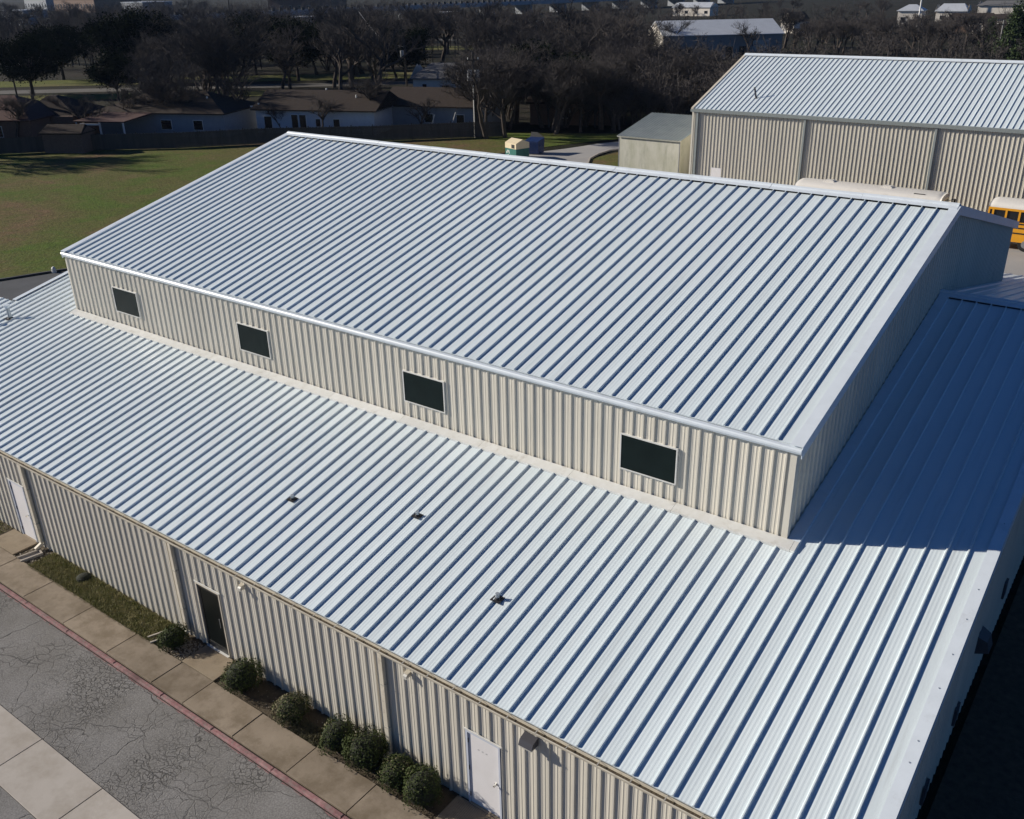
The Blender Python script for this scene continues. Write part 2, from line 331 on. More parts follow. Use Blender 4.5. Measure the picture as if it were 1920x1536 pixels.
# ------------------------------------------------------------------ ground, roads, pavements
GZ = -0.15
b = MB(); S = 4000
b.face([(-S, -S, GZ-0.03), (S, -S, GZ-0.03), (S, S, GZ-0.03), (-S, S, GZ-0.03)])
tag(b.build('ground', MT['ground']), kind='structure')
sheet('lawn', [(-140, 8), (-41, 8), (-41, 60), (-57.5, 66), (-53.5, 77.6), (-50, 84.5), (-44, 92), (-68, 80), (-76, 71), (-99.5, 48.5), (-106, 42.5), (-140, 14)], GZ+0.01, MT['grass'])
sheet('grass_verge', [(-45.5, 64), (-30.5, 64), (-30.5, 100), (-38, 100), (-42.5, 82), (-45.6, 76.5), (-45.9, 71)], GZ+0.012, MT['grass'])
sheet('parking_lot', [(-45, -60), (60, -60), (60, -2.02), (-45, -2.02)], -0.12, MT['asphalt'])
sheet('side_drive', [(-60, -2.0), (-38.2, -2.0), (-38.2, 40), (-43, 40), (-47, 27), (-52, 20.5), (-53.7, 18.6), (-55.1, 15.0), (-56.5, 10)], GZ+0.025, MT['asphalt2'])
sheet('service_yard', [(-41, 38.5), (40, 38.5), (40, 62.4), (-30.4, 62.4), (-41, 60)], GZ+0.02, MT['driveconc'])
sheet('side_yard', [(4.2, -2.0), (40, -2.0), (40, 38.4), (4.2, 38.4)], GZ+0.02, MT['soil'])
# concrete drive curving from the yard behind the ridge round the little shed
dv = [(-41, 50), (-52, 58), (-55.5, 64), (-54.5, 69), (-53.0, 72.5), (-51.6, 75.6), (-50.8, 78.2), (-50.2, 80.6), (-49.0, 82.6), (-46.5, 84.5), (-40, 88), (-37.5, 84), (-42.9, 81.2), (-45.6, 79.4), (-46.7, 77.0), (-46.6, 74.4), (-45.9, 71.6), (-44.2, 68.4), (-41, 65)]
sheet('drive', dv, GZ+0.03, MT['driveconc'])
kb = MB()
for p, q in zip(dv[11:17], dv[12:18]):
    d = (Vector((*q, 0))-Vector((*p, 0))).normalized(); nn = Vector((-d.y, d.x, 0))*0.15
    P, Q = Vector((*p, GZ)), Vector((*q, GZ)); up = Vector((0, 0, 0.15))
    kb.hull8([P, Q, Q+nn, P+nn, P+up, Q+up, Q+nn+up, P+nn+up])
tag(kb.build('drive_kerb', MT['concrete']), kind='structure')
kb = MB()
kp = [(-57.0, 9.0), (-55.25, 15.0), (-53.85, 18.7), (-52.1, 20.6), (-47.1, 27.1)]
for p, q in zip(kp[:-1], kp[1:]):
    d = (Vector((*q, 0))-Vector((*p, 0))).normalized(); nn = Vector((-d.y, d.x, 0))*0.16
    P, Q = Vector((*p, GZ)), Vector((*q, GZ)); up = Vector((0, 0, 0.14))
    kb.hull8([P, Q, Q+nn, P+nn, P+up, Q+up, Q+nn+up, P+nn+up])
tag(kb.build('side_kerb', MT['asphalt2']), kind='structure')

# front strip: soil bed, sidewalk slabs, red kerb, concrete gutter strip
sheet('planting_bed', [(-36, -0.9), (4.2, -0.9), (4.2, 0.2), (-36, 0.2)], -0.05, MT['soil'])
wk = tag(sheet('sidewalk', [(-36, -1.90), (4.2, -1.90), (4.2, -0.88), (-36, -0.88)], -0.075, MT['joint']), kind='structure')
jx = [-35.9, -33.7, -31.5, -29.3, -27.1, -24.85, -22.6, -20.37, -18.12, -15.87, -13.74, -12.38, -10.36, -8.37, -6.36, -4.4, -2.4, -0.4, 1.7, 4.1]
def slab(a, c, z0, z1, bev=0.008):
    q = MB(); (x0, y0), (x1, y1) = a, c
    q.hull8([(x0, y0, z0), (x1, y0, z0), (x1, y1, z0), (x0, y1, z0), (x0, y0, z1-bev), (x1, y0, z1-bev), (x1, y1, z1-bev), (x0, y1, z1-bev)])
    q.hull8([(x0, y0, z1-bev), (x1, y0, z1-bev), (x1, y1, z1-bev), (x0, y1, z1-bev), (x0+bev, y0+bev, z1), (x1-bev, y0+bev, z1), (x1-bev, y1-bev, z1), (x0+bev, y1-bev, z1)])
    return q
rs = random.Random(3)
for a, c in zip(jx[:-1], jx[1:]):
    slab((a+0.010, -1.845+rs.uniform(-.006, .006)), (c-0.010, -0.87+rs.uniform(-.01, .01)), -0.11, 0.0+rs.uniform(-.006, .006)).build('slab', MT['sidewalk'], wk)
kerb = tag(part_box('kerb', (-36, -2.03, -0.16), (4.2, -1.90, -0.105), MT['joint'], None), kind='structure')
x = -36.0
while x < 4.1:
    l = rs.uniform(2.1, 2.4)
    slab((x+0.006, -2.005+rs.uniform(-.010, .010)), (min(4.2, x+l)-0.006, -1.882), -0.15, -0.030+rs.uniform(-.006, .006), 0.02).build('kerb_stone', MT['redcurb'], kerb); x += l
# faded paint that ran onto the asphalt
rp = MB()
x = -30.0
while x < 3:
    l = rs.uniform(0.10, 0.45); y = -2.0-rs.uniform(0.0, 0.075)
    rp.face([(x, y, -0.116), (x+l, -2.0-rs.uniform(0.0, 0.075), -0.116), (x+l, -2.02, -0.116), (x, -2.02, -0.116)]); x += l
tag(rp.build('kerb_paint', MT['redcurb']), kind='structure')
cs = sheet('concrete_strip', [(-45, -5.99), (20, -5.99), (20, -4.61), (-45, -4.61)], -0.114, MT['joint'])
x = -44.9-0.0
xs = [-11.6-2.68*k for k in range(12, -8, -1)]
for a, c in zip(xs[:-1], xs[1:]):
    slab((a+0.011, -5.98), (c-0.011, -4.62), -0.14, -0.088, 0.006).build('slab', MT['concrete'], cs)

# grooved entrance pads
def pad(x0, x1):
    q = MB(); n = 26; y0, y1 = -0.845, 0.0
    for k in range(n):
        a = y0+(y1-y0)*k/n; c = y0+(y1-y0)*(k+0.55)/n; d = y0+(y1-y0)*(k+1)/n
        q.box((x0, a, -0.1), (x1, c, 0.004)); q.box((x0+0.002, c, -0.1), (x1-0.002, d, -0.008))
    return q
for x0, x1 in ((-24.45, -22.95), (-13.80, -12.42), (-4.62, -3.2)):
    tag(pad(x0, x1).build('entrance_pad', MT['padconc']), kind='structure')

# ------------------------------------------------------------------ the white-roofed hall
L, Y1, HE, SL, Z2, YR, Z3, XR = 30.3137, 6.914, 3.302, 0.2266, 7.3621, 19.112, 10.3545, 4.103
SU = (Z3-Z2)/(YR-Y1); Y2 = 2*YR-Y1
XL = -34.4
def zl(y): return HE+SL*y if y <= YR else HE+SL*(2*YR-y)
def zu(y): return Z2+SU*(y-Y1) if y <= YR else Z2+SU*(Y2-y)
hall = thing('metal_hall', 'large two-tier metal hall with white standing-seam roofs and tan ribbed walls', 'building', (0, 0, 0))
# roof decks
q = MB()
D = 0.06
q.extrude([(Y1-0.02, Z2-D), (YR, Z3-D), (Y2+0.02, Z2-D), (Y2+0.02, Z2-D-0.1), (YR, Z3-D-0.1), (Y1-0.02, Z2-D-0.1)], -L+0.02, -0.06)
upper = q.build('upper_roof', MT['backing'], hall)
wu = 0.434; seams_u = [-0.508-0.05-wu*k for k in range(0, 69)]
pm = roof_panel_mesh(wu, 0.0, YR-Y1-0.02, SU)
first = True
for sx in seams_u:
    obj('roof_panel', pm, upper, (sx+0.03-wu, Y1, Z2))
# closing strips at both ends
b = MB(); x0 = seams_u[0]+0.03
b.face([(x0, Y1, Z2), (0, Y1, Z2), (0, YR, Z3), (x0, YR, Z3)]); b.face([(x0, Y1, Z2-.03), (0, Y1, Z2-.03), (0, Y1, Z2), (x0, Y1, Z2)])
b.build('rake_sheet', MT['roof'], hall); b = MB(); x1 = seams_u[-1]+0.03-wu
b.face([(-L, Y1, Z2), (x1, Y1, Z2), (x1, YR, Z3), (-L, YR, Z3)])
b.build('rake_sheet', MT['roof'], hall)
def rear_roof(name, x0, x1, w, y0, y1, z0, s):      # ribbed rear slope as one sheet
    b = MB(); n = int((x1-x0)/w)
    pr = []
    for k in range(n): pr += [(x0+k*w+u, h) for u, h in ((0, 0), (w-0.062, 0), (w-0.044, .046), (w-.018, .046))]
    pr.append((x1, 0))
    for (a, ha), (c, hc) in zip(pr[:-1], pr[1:]):
        b.face([(a, y0, z0+ha), (c, y0, z0+hc), (c, y1, z0+s*(y1-y0)+hc), (a, y1, z0+s*(y1-y0)+ha)])
    return b.build(name, MT['roof'], hall)
rear_roof('rear_upper_roof', -L, 0, wu, YR, Y2, Z3, -SU)
# ridge cap in pieces
rc = MB(); rc.extrude([(YR-0.24, Z3-0.04), (YR, Z3+0.03), (YR+0.24, Z3-0.04), (YR, Z3-0.1)], -L, 0.0)
rcap = rc.build('ridge_cap', MT['backing'], hall)
def cap_piece(x0, x1, yr, zr, s, lift, parent, wdt=0.30, m='roof_trim'):
    b = MB(); t = lift
    pf = [(yr-wdt, zr-s*wdt+0.005), (yr-wdt, zr-s*wdt+t), (yr-0.10, zr-s*0.10+t), (yr-0.085, zr-s*0.085+t+0.035), (yr, zr+t+0.05), (yr+0.085, zr-s*0.085+t+0.035), (yr+0.10, zr-s*0.10+t), (yr+wdt, zr-s*wdt+t), (yr+wdt, zr-s*wdt+0.005)]
    pf2 = [(a, c-0.012) for a, c in pf][::-1]
    b.extrude(pf+pf2, x0, x1)
    return b.build('cap_piece', MT[m], parent)
x = -L-0.02; k = 0
while x < 0:
    x2 = min(0.02, x+3.05); cap_piece(x, x2-0.008, YR, Z3, SU, 0.062+(0.005 if k % 2 else 0), rcap); x = x2; k += 1
# eave trim gutter on the upper roof
q = MB(); q.extrude([(Y1-0.03, Z2-0.015), (Y1-0.13, Z2-0.02), (Y1-0.155, Z2-0.05), (Y1-0.155, Z2-0.10), (Y1-0.12, Z2-0.16), (Y1-0.01, Z2-0.175), (Y1-0.01, Z2-0.05)], -L-0.02, 0.06)
q.build('eave_trim', MT['roof_trim'], hall)
# rake trims (right rake: flat flange on the roof and a fascia)
for xe, sg in ((0.0, 1), (-L, -1)):
    q = MB()
    for (ya, yb) in ((Y1-0.10, YR), (YR, Y2+0.10)):
        za, zb_ = zu(Y1)+SU*(-0.10) if ya < YR else Z3, Z3 if ya < YR else zu(Y2)-SU*0.10
        i0, o0 = xe-sg*0.22, xe+sg*0.07
        q.hull8([(min(i0, o0), ya, za+0.045), (max(i0, o0), ya, za+0.045), (max(i0, o0), yb, zb_+0.045), (min(i0, o0), yb, zb_+0.045), (min(i0, o0), ya, za+0.058), (max(i0, o0), ya, za+0.058), (max(i0, o0), yb, zb_+0.058), (min(i0, o0), yb, zb_+0.058)])
        f0, f1 = xe+sg*0.05, xe+sg*0.07
        q.hull8([(min(f0, f1), ya, za-0.24), (max(f0, f1), ya, za-0.24), (max(f0, f1), yb, zb_-0.24), (min(f0, f1), yb, zb_-0.24), (min(f0, f1), ya, za+0.044), (max(f0, f1), ya, za+0.044), (max(f0, f1), yb, zb_+0.044), (min(f0, f1), yb, zb_+0.044)])
    q.build('rake_trim', MT['roof_trim'], hall)
# upper walls
q = MB()
WX = -0.10                                # right gable wall plane
q.extrude([(Y1+0.03, zl(Y1)-0.6), (Y2-0.03, zl(Y1)-0.6), (Y2-0.03, Z2-0.2), (YR, Z3-0.2), (Y1+0.03, Z2-0.2)], -L+0.1, WX-0.03)
uw = q.build('upper_wall', MT['backing'], hall)
WW, WZ0, WZ1 = 1.606, 5.442, 6.451
wins = (-27.193, -19.696, -12.026, -4.565)
holes = [(wx+0.03, wx+WW-0.03, WZ0+0.03, WZ1-0.03) for wx in wins]
fm = lambda u, h, z: (u, Y1-h, z)
u = -L+0.05
while u < WX-0.12:
    u2 = min(u+0.914, WX-0.10); wall_panel('wall_panel', uw, fm, u, u2, lambda v: zl(Y1)+0.02, lambda v: Z2-0.03, holes); u = u2
gm = lambda u, h, z: (WX+h, u, z)
u = Y1+0.12
while u < Y2-0.12:
    u2 = min(u+0.914, Y2-0.10); wall_panel('wall_panel', uw, gm, u, u2, lambda v: zl(v)+0.0, lambda v: zu(v)-0.06); u = u2
gl = lambda u, h, z: (-L+0.06-h, u, z)
u = Y1+0.02
q = MB(); q.face([(-L+0.07, Y1, zl(Y1)), (-L+0.07, Y1, Z2-.05), (-L+0.07, YR, Z3-.05), (-L+0.07, Y2, Z2-.05), (-L+0.07, Y2, zl(Y1)), (-L+0.07, YR, zl(YR))]); q.build('left_gable_wall', MT['wall'], hall)
# corner trims
q = MB(); q.box((WX-0.105, Y1-0.045, zl(Y1)), (WX+0.045, Y1-0.036, Z2-0.03)); q.box((WX+0.037, Y1-0.036, zl(Y1)), (WX+0.045, Y1+0.125, Z2-0.03)); q.build('corner_trim', MT['wall'], hall)
q = MB(); q.box((-L+0.02, Y1-0.045, zl(Y1)), (-L+0.12, Y1-0.036, Z2-0.03)); q.build('corner_trim', MT['wall'], hall)
# base flashing in lengths
x = -L-0.06
while x < 0.15:
    x2 = min(0.24, x+3.05)
    b = MB(); ya = Y1-0.33
    b.hull8([(x+.004, ya, zl(ya)+0.01), (x2-.004, ya, zl(ya)+0.01), (x2-.004, Y1-0.036, zl(Y1)+0.035), (x+.004, Y1-0.036, zl(Y1)+0.035), (x+.004, ya, zl(ya)+0.065), (x2-.004, ya, zl(ya)+0.065), (x2-.004, Y1-0.036, zl(Y1)+0.075), (x+.004, Y1-0.036, zl(Y1)+0.075)])
    b.build('base_flashing', MT['flash'], hall); x = x2
b = MB()
b.hull8([(WX+.05, Y1-.034, zl(Y1-.034)+.012), (0.24, Y1-.034, zl(Y1-.034)+.012), (0.24, YR, zl(YR)+.012), (WX+.05, YR, zl(YR)+.012), (WX+.05, Y1-.034, zl(Y1-.034)+.068), (0.24, Y1-.034, zl(Y1-.034)+.068), (0.24, YR, zl(YR)+.068), (WX+.05, YR, zl(YR)+.068)])
b.build('side_flashing', MT['roof_trim'], hall)
# windows
for wx in wins:
    b = MB(); f = 0.032
    for a, c in (((wx, Y1-0.075, WZ0), (wx+WW, Y1+0.03, WZ0+f)), ((wx, Y1-0.075, WZ1-f), (wx+WW, Y1+0.03, WZ1)), ((wx, Y1-0.074, WZ0+f), (wx+f, Y1+0.03, WZ1-f)), ((wx+WW-f, Y1-0.074, WZ0+f), (wx+WW, Y1+0.03, WZ1-f))): b.box(a, c)
    wo = b.build('window', MT['frame'], hall)
    part_box('pane', (wx+f, Y1-0.062, WZ0+f), (wx+WW-f, Y1-0.045, WZ1-f), MT['glass'], wo)
# lower roof
q = MB()
q.extrude([(0.02, zl(0.02)-D), (YR, zl(YR)-D), (2*YR-0.02, zl(0)-D), (2*YR-.02, zl(0)-D-.1), (YR, zl(YR)-D-.1), (0.02, zl(0.02)-D-.1)], XL+0.02, XR-0.06)
lower = q.build('lower_roof', MT['backing'], hall)
wlr = 0.4158
ribs = [-4.294-0.055+wlr*k for k in range(-78, 20)]
pm_s = roof_panel_mesh(wlr, 0.0, Y1-0.10, SL); pm_l = roof_panel_mesh(wlr, 0.0, YR-0.02, SL); pm_x = roof_panel_mesh(wlr, 0.0, 6.25, SL)
lastx = 0
for rx in ribs:
    xa, xb = rx+0.03-wlr, rx+0.03
    if xb > XR-0.12 or xa < -37.2: continue
    me = pm_l if (xa > -0.25 or (xb < -L+0.3 and xa > XL-0.2)) else (pm_x if xb < XL+0.3 else pm_s)
    obj('roof_panel', me, lower, (xa, 0, HE)); lastx = max(lastx, xb)
b = MB(); b.face([(lastx, 0, HE), (XR, 0, HE), (XR, YR, zl(YR)), (lastx, YR, zl(YR))]); b.face([(lastx, 0, HE-.03), (XR, 0, HE-.03), (XR, 0, HE), (lastx, 0, HE)]); b.build('rake_sheet', MT['roof'], hall)
# deck of the low wing at the far left
q = MB(); q.hull8([(-37.3, 0.02, HE-.16), (XL, 0.02, HE-.16), (XL, 6.2, zl(6.2)-.16), (-37.3, 6.2, zl(6.2)-.16), (-37.3, 0.02, HE-.03), (XL, 0.02, HE-.03), (XL, 6.2, zl(6.2)-.03), (-37.3, 6.2, zl(6.2)-.03)]); q.build('wing_roof_deck', MT['backing'], hall)
# rear lower slope: panels where they show at the right end, one ribbed sheet elsewhere
rear_roof('rear_lower_roof', XL, -0.6, wlr, YR, 2*YR, zl(YR), -SL)
pm_r = roof_panel_mesh(wlr, 0.0, YR, -SL)
x = -0.6
while x < XR-0.3:
    obj('roof_panel', pm_r, lower, (x, YR, zl(YR))); x += wlr
rc = MB(); rc.extrude([(YR-0.24, zl(YR)-0.04), (YR, zl(YR)+0.02), (YR+0.24, zl(YR)-0.04), (YR, zl(YR)-0.1)], WX+0.02, XR)
lcap = rc.build('lower_ridge_cap', MT['backing'], hall)
cap_piece(WX+0.02, 2.4, YR, zl(YR), SL, 0.06, lcap); cap_piece(2.408, XR+0.05, YR, zl(YR), SL, 0.064, lcap)
# lower rakes
for xe, sg, ye in ((XR, 1, 0), (XL, -1, 6.3)):
    q = MB()
    for (ya, yb) in ((ye-0.02 if sg > 0 else ye, YR), (YR, 2*YR+0.02)):
        za, zb_ = HE+SL*ya if ya < YR else zl(YR), zl(YR) if ya < YR else HE-SL*0.02
        i0, o0 = xe-sg*0.22, xe+sg*0.03
        lo, hi = min(i0, o0), max(i0, o0)
        q.hull8([(lo, ya, za+0.045), (hi, ya, za+0.045), (hi, yb, zb_+0.045), (lo, yb, zb_+0.045), (lo, ya, za+0.056), (hi, ya, za+0.056), (hi, yb, zb_+0.056), (lo, yb, zb_+0.056)])
        f0, f1 = xe+sg*0.01, xe+sg*0.03; lo, hi = min(f0, f1), max(f0, f1)
        q.hull8([(lo, ya, za-0.30), (hi, ya, za-0.30), (hi, yb, zb_-0.30), (lo, yb, zb_-0.30), (lo, ya, za+0.044), (hi, ya, za+0.044), (hi, yb, zb_+0.044), (lo, yb, zb_+0.044)])
    q.build('rake_trim', MT['roof_trim'], hall)
# screws on the right rake
for yy in (0.9, 2.6, 3.1, 4.4, 5.3, 6.3, 7.2, 9.4, 11.6, 13.8):
    b = MB(); z = zl(yy)+0.056; b.tube((XR-0.10, yy, z-0.004), (XR-0.10, yy, z+0.010), 0.016, n=6); b.build('screw', MT['pipe'], hall)
# lower walls
FW = 0.06
q = MB(); q.extrude([(FW+0.03, -0.3), (2*YR-0.06, -0.3), (2*YR-0.06, HE-0.2), (YR, zl(YR)-0.2), (FW+0.03, HE-0.2)], XL+0.12, XR-0.16)
q.box((-37.2, FW+0.03, -0.3), (XL+0.1, 6.1, HE-0.22))
lw = q.build('lower_wall', MT['backing'], hall)
doors = ((-23.903, 0.92, 'white'), (-13.816, 1.0, 'dark'), (-4.30, 0.92, 'white'))
dholes = [(dx-0.03, dx+dw+0.03, -0.5, 2.16) for dx, dw, _ in doors]
fl = lambda u, h, z: (u, FW-h, z)
u = -37.2
while u < XR-0.14:
    u2 = min(u+0.914, XR-0.12); wall_panel('wall_panel', lw, fl, u, u2, lambda v: -0.08, lambda v: HE-0.02, dholes); u = u2
rl = lambda u, h, z: (XR-0.12+h, u, z)
u = FW+0.1
while u < 2*YR-0.2:
    u2 = min(u+0.914, 2*YR-0.1); wall_panel('wall_panel', lw, rl, u, u2, lambda v: -0.12, lambda v: zl(v)-0.05); u = u2
q = MB(); q.box((XR-0.23, FW-0.045, -0.08), (XR-0.075, FW-0.036, HE-0.05)); q.box((XR-0.083, FW-0.036, -0.08), (XR-0.075, FW+0.11, HE-0.05)); q.build('corner_trim', MT['wall'], hall)
part_box('footing', (XL, FW-0.02, -0.3), (XR-0.1, FW+0.03, -0.055), MT['concrete'], hall)
# doors
for dx, dw, kind in doors:
    white = kind == 'white'
    b = MB(); y0 = FW-0.022 if white else FW-0.01
    b.box((dx+0.045, y0, 0.012), (dx+dw-0.045, y0+0.045, 2.09))
    do = b.build('door', MT['whitedoor'] if white else MT['darkdoor'], hall)
    tag(do, label='white steel door with chrome knob' if white else 'dark glass entrance door')
    f = MB(); t = 0.05 if white else 0.035
    f.box((dx-0.01, FW-0.05, -0.02), (dx+t-0.01, FW+0.13, 2.14)); f.box((dx+dw-t+0.01, FW-0.05, -0.02), (dx+dw+0.01, FW+0.13, 2.14)); f.box((dx+t-0.01, FW-0.05, 2.095), (dx+dw-t+0.01, FW+0.13, 2.14))
    f.build('frame', MT['jamb'] if white else MT['gutter'], do)
    f = MB(); f.box((dx-0.06, FW-0.052, 2.141), (dx+dw+0.06, FW-0.03, 2.175)); f.build('drip_cap', MT['frame'], do)
    f = MB(); f.box((dx+0.03, FW-0.09, -0.03), (dx+dw-0.03, FW+0.06, 0.011)); f.build('threshold', MT['frame'] if not white else MT['padconc'], do)
    if white:
        f = MB(); hx = dx+dw-0.13
        f.tube((hx, y0-0.001, 1.0), (hx, y0-0.02, 1.0), 0.035, n=12); f.tube((hx, y0-0.02, 1.0), (hx, y0-0.06, 1.0), 0.012, n=8); f.tube((hx, y0-0.055, 1.0), (hx, y0-0.10, 1.0), 0.032, 0.026, n=12)
        f.build('knob', MT['chrome'], do, smooth=False)
        for hz in (0.25, 1.05, 1.85):
            f = MB(); f.tube((dx+0.043, y0-0.012, hz-0.06), (dx+0.043, y0-0.012, hz+0.06), 0.013, n=6); f.build('hinge', MT['hinge'], do)
        if dx > -10:
            for k in range(3):
                f = MB(); f.box((dx+0.30+0.11*k, y0-0.004, 1.705), (dx+0.345+0.11*k, y0+0.001, 1.722)); f.build('mark', MT['steel'], do)
    else:
        f = MB()
        for a, c in (((dx+.045, y0-.012, .012), (dx+.11, y0, 2.09)), ((dx+dw-.11, y0-.012, .012), (dx+dw-.045, y0, 2.09)), ((dx+.11, y0-.012, .012), (dx+dw-.11, y0, .20)), ((dx+.11, y0-.012, 2.0), (dx+dw-.11, y0, 2.09))): f.box(a, c)
        f.build('rail', MT['bronze'], do)
        f = MB(); f.tube((dx+dw-.15, y0-.05, .95), (dx+dw-.15, y0-.05, 1.25), .012, n=8); f.build('pull_handle', MT['steel'], do)
# gutter with straps, downspouts
q = MB(); g0, g1 = -37.2, XR-0.02
zt, zb_ = HE-0.05, HE-0.15
t = 0.006
pf = [(0.005, zt), (0.005, zb_), (-0.10, zb_), (-0.128, zt-0.015), (-0.140, zt-0.015), (-0.140, zt), (-0.122, zt), (-0.098, zb_+t), (0.0-0.001, zb_+t), (-0.001, zt)]
q.extrude(pf, g0, g1); gut = q.build('gutter', MT['gutter'], hall)
gut_shade = MB(); gut_shade.box((g0+.02, -0.096, zb_+0.007), (g1-.02, -0.002, zb_+0.03)); gut_shade.build('gutter_shade', MT['soil'], gut)  # dark strip in the trough, stands in for its inner shade
sm = MB(); sm.box((-0.011, -0.14, zt+0.001), (0.011, 0.01, zt+0.006)); sme = sm.mesh('strap', MT['strap'])
x = g0+0.3
while x < g1: obj('strap', sme, gut, (x, 0, 0)); x += 0.72
for dx in (-30.4, -22.55, -14.63, -6.70):
    b = MB(); b.box((dx-0.055, FW-0.135, 0.16), (dx+0.055, FW-0.034, zb_-0.002))
    ds = b.build('downspout', MT['gutter'], hall)
    e = MB(); e.hull8([(dx-.05, FW-.33, .0), (dx+.05, FW-.33, .0), (dx+.05, FW-.035, .09), (dx-.05, FW-.035, .09), (dx-.05, FW-.36, .075), (dx+.05, FW-.36, .075), (dx+.05, FW-.13, .18), (dx-.05, FW-.13, .18)]); e.build('elbow', MT['whitepvc'] if dx > -20 else MT['gutter'], ds)
    for sz in (0.9, 2.2):
        e = MB(); e.box((dx-.075, FW-.14, sz), (dx+.075, FW-.03, sz+.03)); e.build('strap', MT['strap'], ds)
# wall lights
def wallpack(x, z, wd, dp, hh):
    b = MB(); y = FW-0.03
    b.hull8([(x-wd/2, y-dp, z-hh*0.35), (x+wd/2, y-dp, z-hh*0.35), (x+wd/2, y, z-hh/2), (x-wd/2, y, z-hh/2), (x-wd/2, y-dp*0.75, z+hh*0.25), (x+wd/2, y-dp*0.75, z+hh*0.25), (x+wd/2, y, z+hh/2), (x-wd/2, y, z+hh/2)])
    o = b.build('wall_light', MT['lamp'], hall)
    c = MB(); c.hull8([(x-wd*.42, y-dp*.9, z-hh*.35-.06), (x+wd*.42, y-dp*.9, z-hh*.35-.06), (x+wd*.42, y-.02, z-hh*.5-.06), (x-wd*.42, y-.02, z-hh*.5-.06), (x-wd*.45, y-dp*.95, z-hh*.36), (x+wd*.45, y-dp*.95, z-hh*.36), (x+wd*.45, y-.01, z-hh*.5), (x-wd*.45, y-.01, z-hh*.5)]); c.build('lens', MT['lens'], o)
wallpack(-2.54, 2.88, 0.33, 0.25, 0.21)
for x in (-11.62, -5.9):
    b = MB(); b.hull8([(x-.05, FW-.12, 2.83), (x+.05, FW-.12, 2.83), (x+.05, FW-.03, 2.83), (x-.05, FW-.03, 2.83), (x-.06, FW-.14, 2.96), (x+.06, FW-.14, 2.96), (x+.06, FW-.03, 2.96), (x-.06, FW-.03, 2.96)])
    o = b.build('small_floodlight', MT['gutter'], hall)
    c = MB(); c.hull8([(x-.04, FW-.17, 2.80), (x+.04, FW-.17, 2.80), (x+.04, FW-.121, 2.83), (x-.04, FW-.121, 2.83), (x-.05, FW-.18, 2.90), (x+.05, FW-.18, 2.90), (x+.05, FW-.141, 2.93), (x-.05, FW-.141, 2.93)]); c.build('lens', MT['lens'], o)
# lamp and louvres on the shaded right wall
b = MB(); wx = XR-0.085
b.hull8([(wx, 9.45, 1.75), (wx+.30, 9.5, 1.85), (wx+.30, 9.95, 1.85), (wx, 10.0, 1.75), (wx, 9.45, 2.25), (wx+.22, 9.5, 2.15), (wx+.22, 9.95, 2.15), (wx, 10.0, 2.25)]); b.build('wall_light', MT['lamp'], hall)
for yy, zz in ((8.1, 0.5), (5.4, 0.35), (13.2, 1.1)):
    b = MB(); b.box((wx, yy, zz), (wx+.06, yy+.35, zz+.5)); lo = b.build('louvre', MT['lamp'], hall)
# roof penetrations
def vent(x, y, h, r, lean=0.0, name='vent_pipe', cap=False):
    z = zl(y); b = MB(); b.tube((x, y, z+0.02), (x-lean, y, z+h), r, n=12); o = b.build(name, MT['pipe'], hall, smooth=False)
    c = MB(); c.tube((x, y, z-0.01), (x, y, z+0.07), r*1.9, r*1.15, n=12); c.build('boot', MT['boot'], o)
    c = MB(); c.box((x-r*2.6, y-r*2.6, z+0.012), (x+r*2.6, y+r*2.6, z+0.03)); c.build('base_plate', MT['boot'], o)
    if cap: c = MB(); c.tube((x-lean, y, z+h-.05), (x-lean, y, z+h+.07), r*1.5, n=12); c.build('rain_cap', MT['roof_trim'], o)
vent(-12.50, 2.62, 0.16, 0.045); vent(-8.77, 3.66, 0.16, 0.045); vent(-5.12, 2.32, 0.18, 0.05)
vent(-32.8, 5.3, 0.52, 0.075, 0.05, cap=True); vent(-33.4, 4.55, 0.42, 0.075, cap=True)

# ------------------------------------------------------------------ barn behind
BX0, BX1, BY, BZ, BRY, BRZ = -30.15, 3.0, 62.5, 6.80, 72.67, 10.35
BS = (BRZ-BZ)/(BRY-BY); BY2 = 2*BRY-BY
barn = thing('metal_barn', 'tall tan ribbed metal barn with white gable roof behind the hall', 'building')
q = MB(); q.extrude([(BY, BZ-.06), (BRY, BRZ-.06), (BY2, BZ-.06), (BY2, BZ-.16), (BRY, BRZ-.16), (BY, BZ-.16)], BX0+.02, BX1-.02); bro = q.build('roof', MT['backing'], barn)
wb = 0.4064; pmb = roof_panel_mesh(wb, 0, BRY-BY-.02, BS, h=0.055)
x = BX0+.05
while x < BX1-.3: obj('roof_panel', pmb, bro, (x, BY, BZ)); x += wb
q = MB(); q.face([(BX0, BRY, BRZ), (BX1, BRY, BRZ), (BX1, BY2, BZ), (BX0, BY2, BZ)]); q.build('rear_roof', MT['roof'], barn)
rc = MB(); rc.extrude([(BRY-.24, BRZ-.06), (BRY, BRZ+.02), (BRY+.24, BRZ-.06), (BRY, BRZ-.14)], BX0, BX1); bc = rc.build('ridge_cap', MT['backing'], barn)
x = BX0-.03; k = 0
while x < BX1:
    x2 = min(BX1, x+6.1); cap_piece(x, x2-.01, BRY, BRZ, BS, .07+(.005 if k % 2 else 0), bc, 0.36); x = x2; k += 1
q = MB(); q.hull8([(BX0-.06, BY-.05, BZ-.25), (BX0+.14, BY-.05, BZ-.25), (BX0+.14, BRY, BRZ-.25), (BX0-.06, BRY, BRZ-.25), (BX0-.06, BY-.05, BZ+.06), (BX0+.14, BY-.05, BZ+.06), (BX0+.14, BRY, BRZ+.06), (BX0-.06, BRY, BRZ+.06)]); q.build('rake_trim', MT['gutter'], barn)
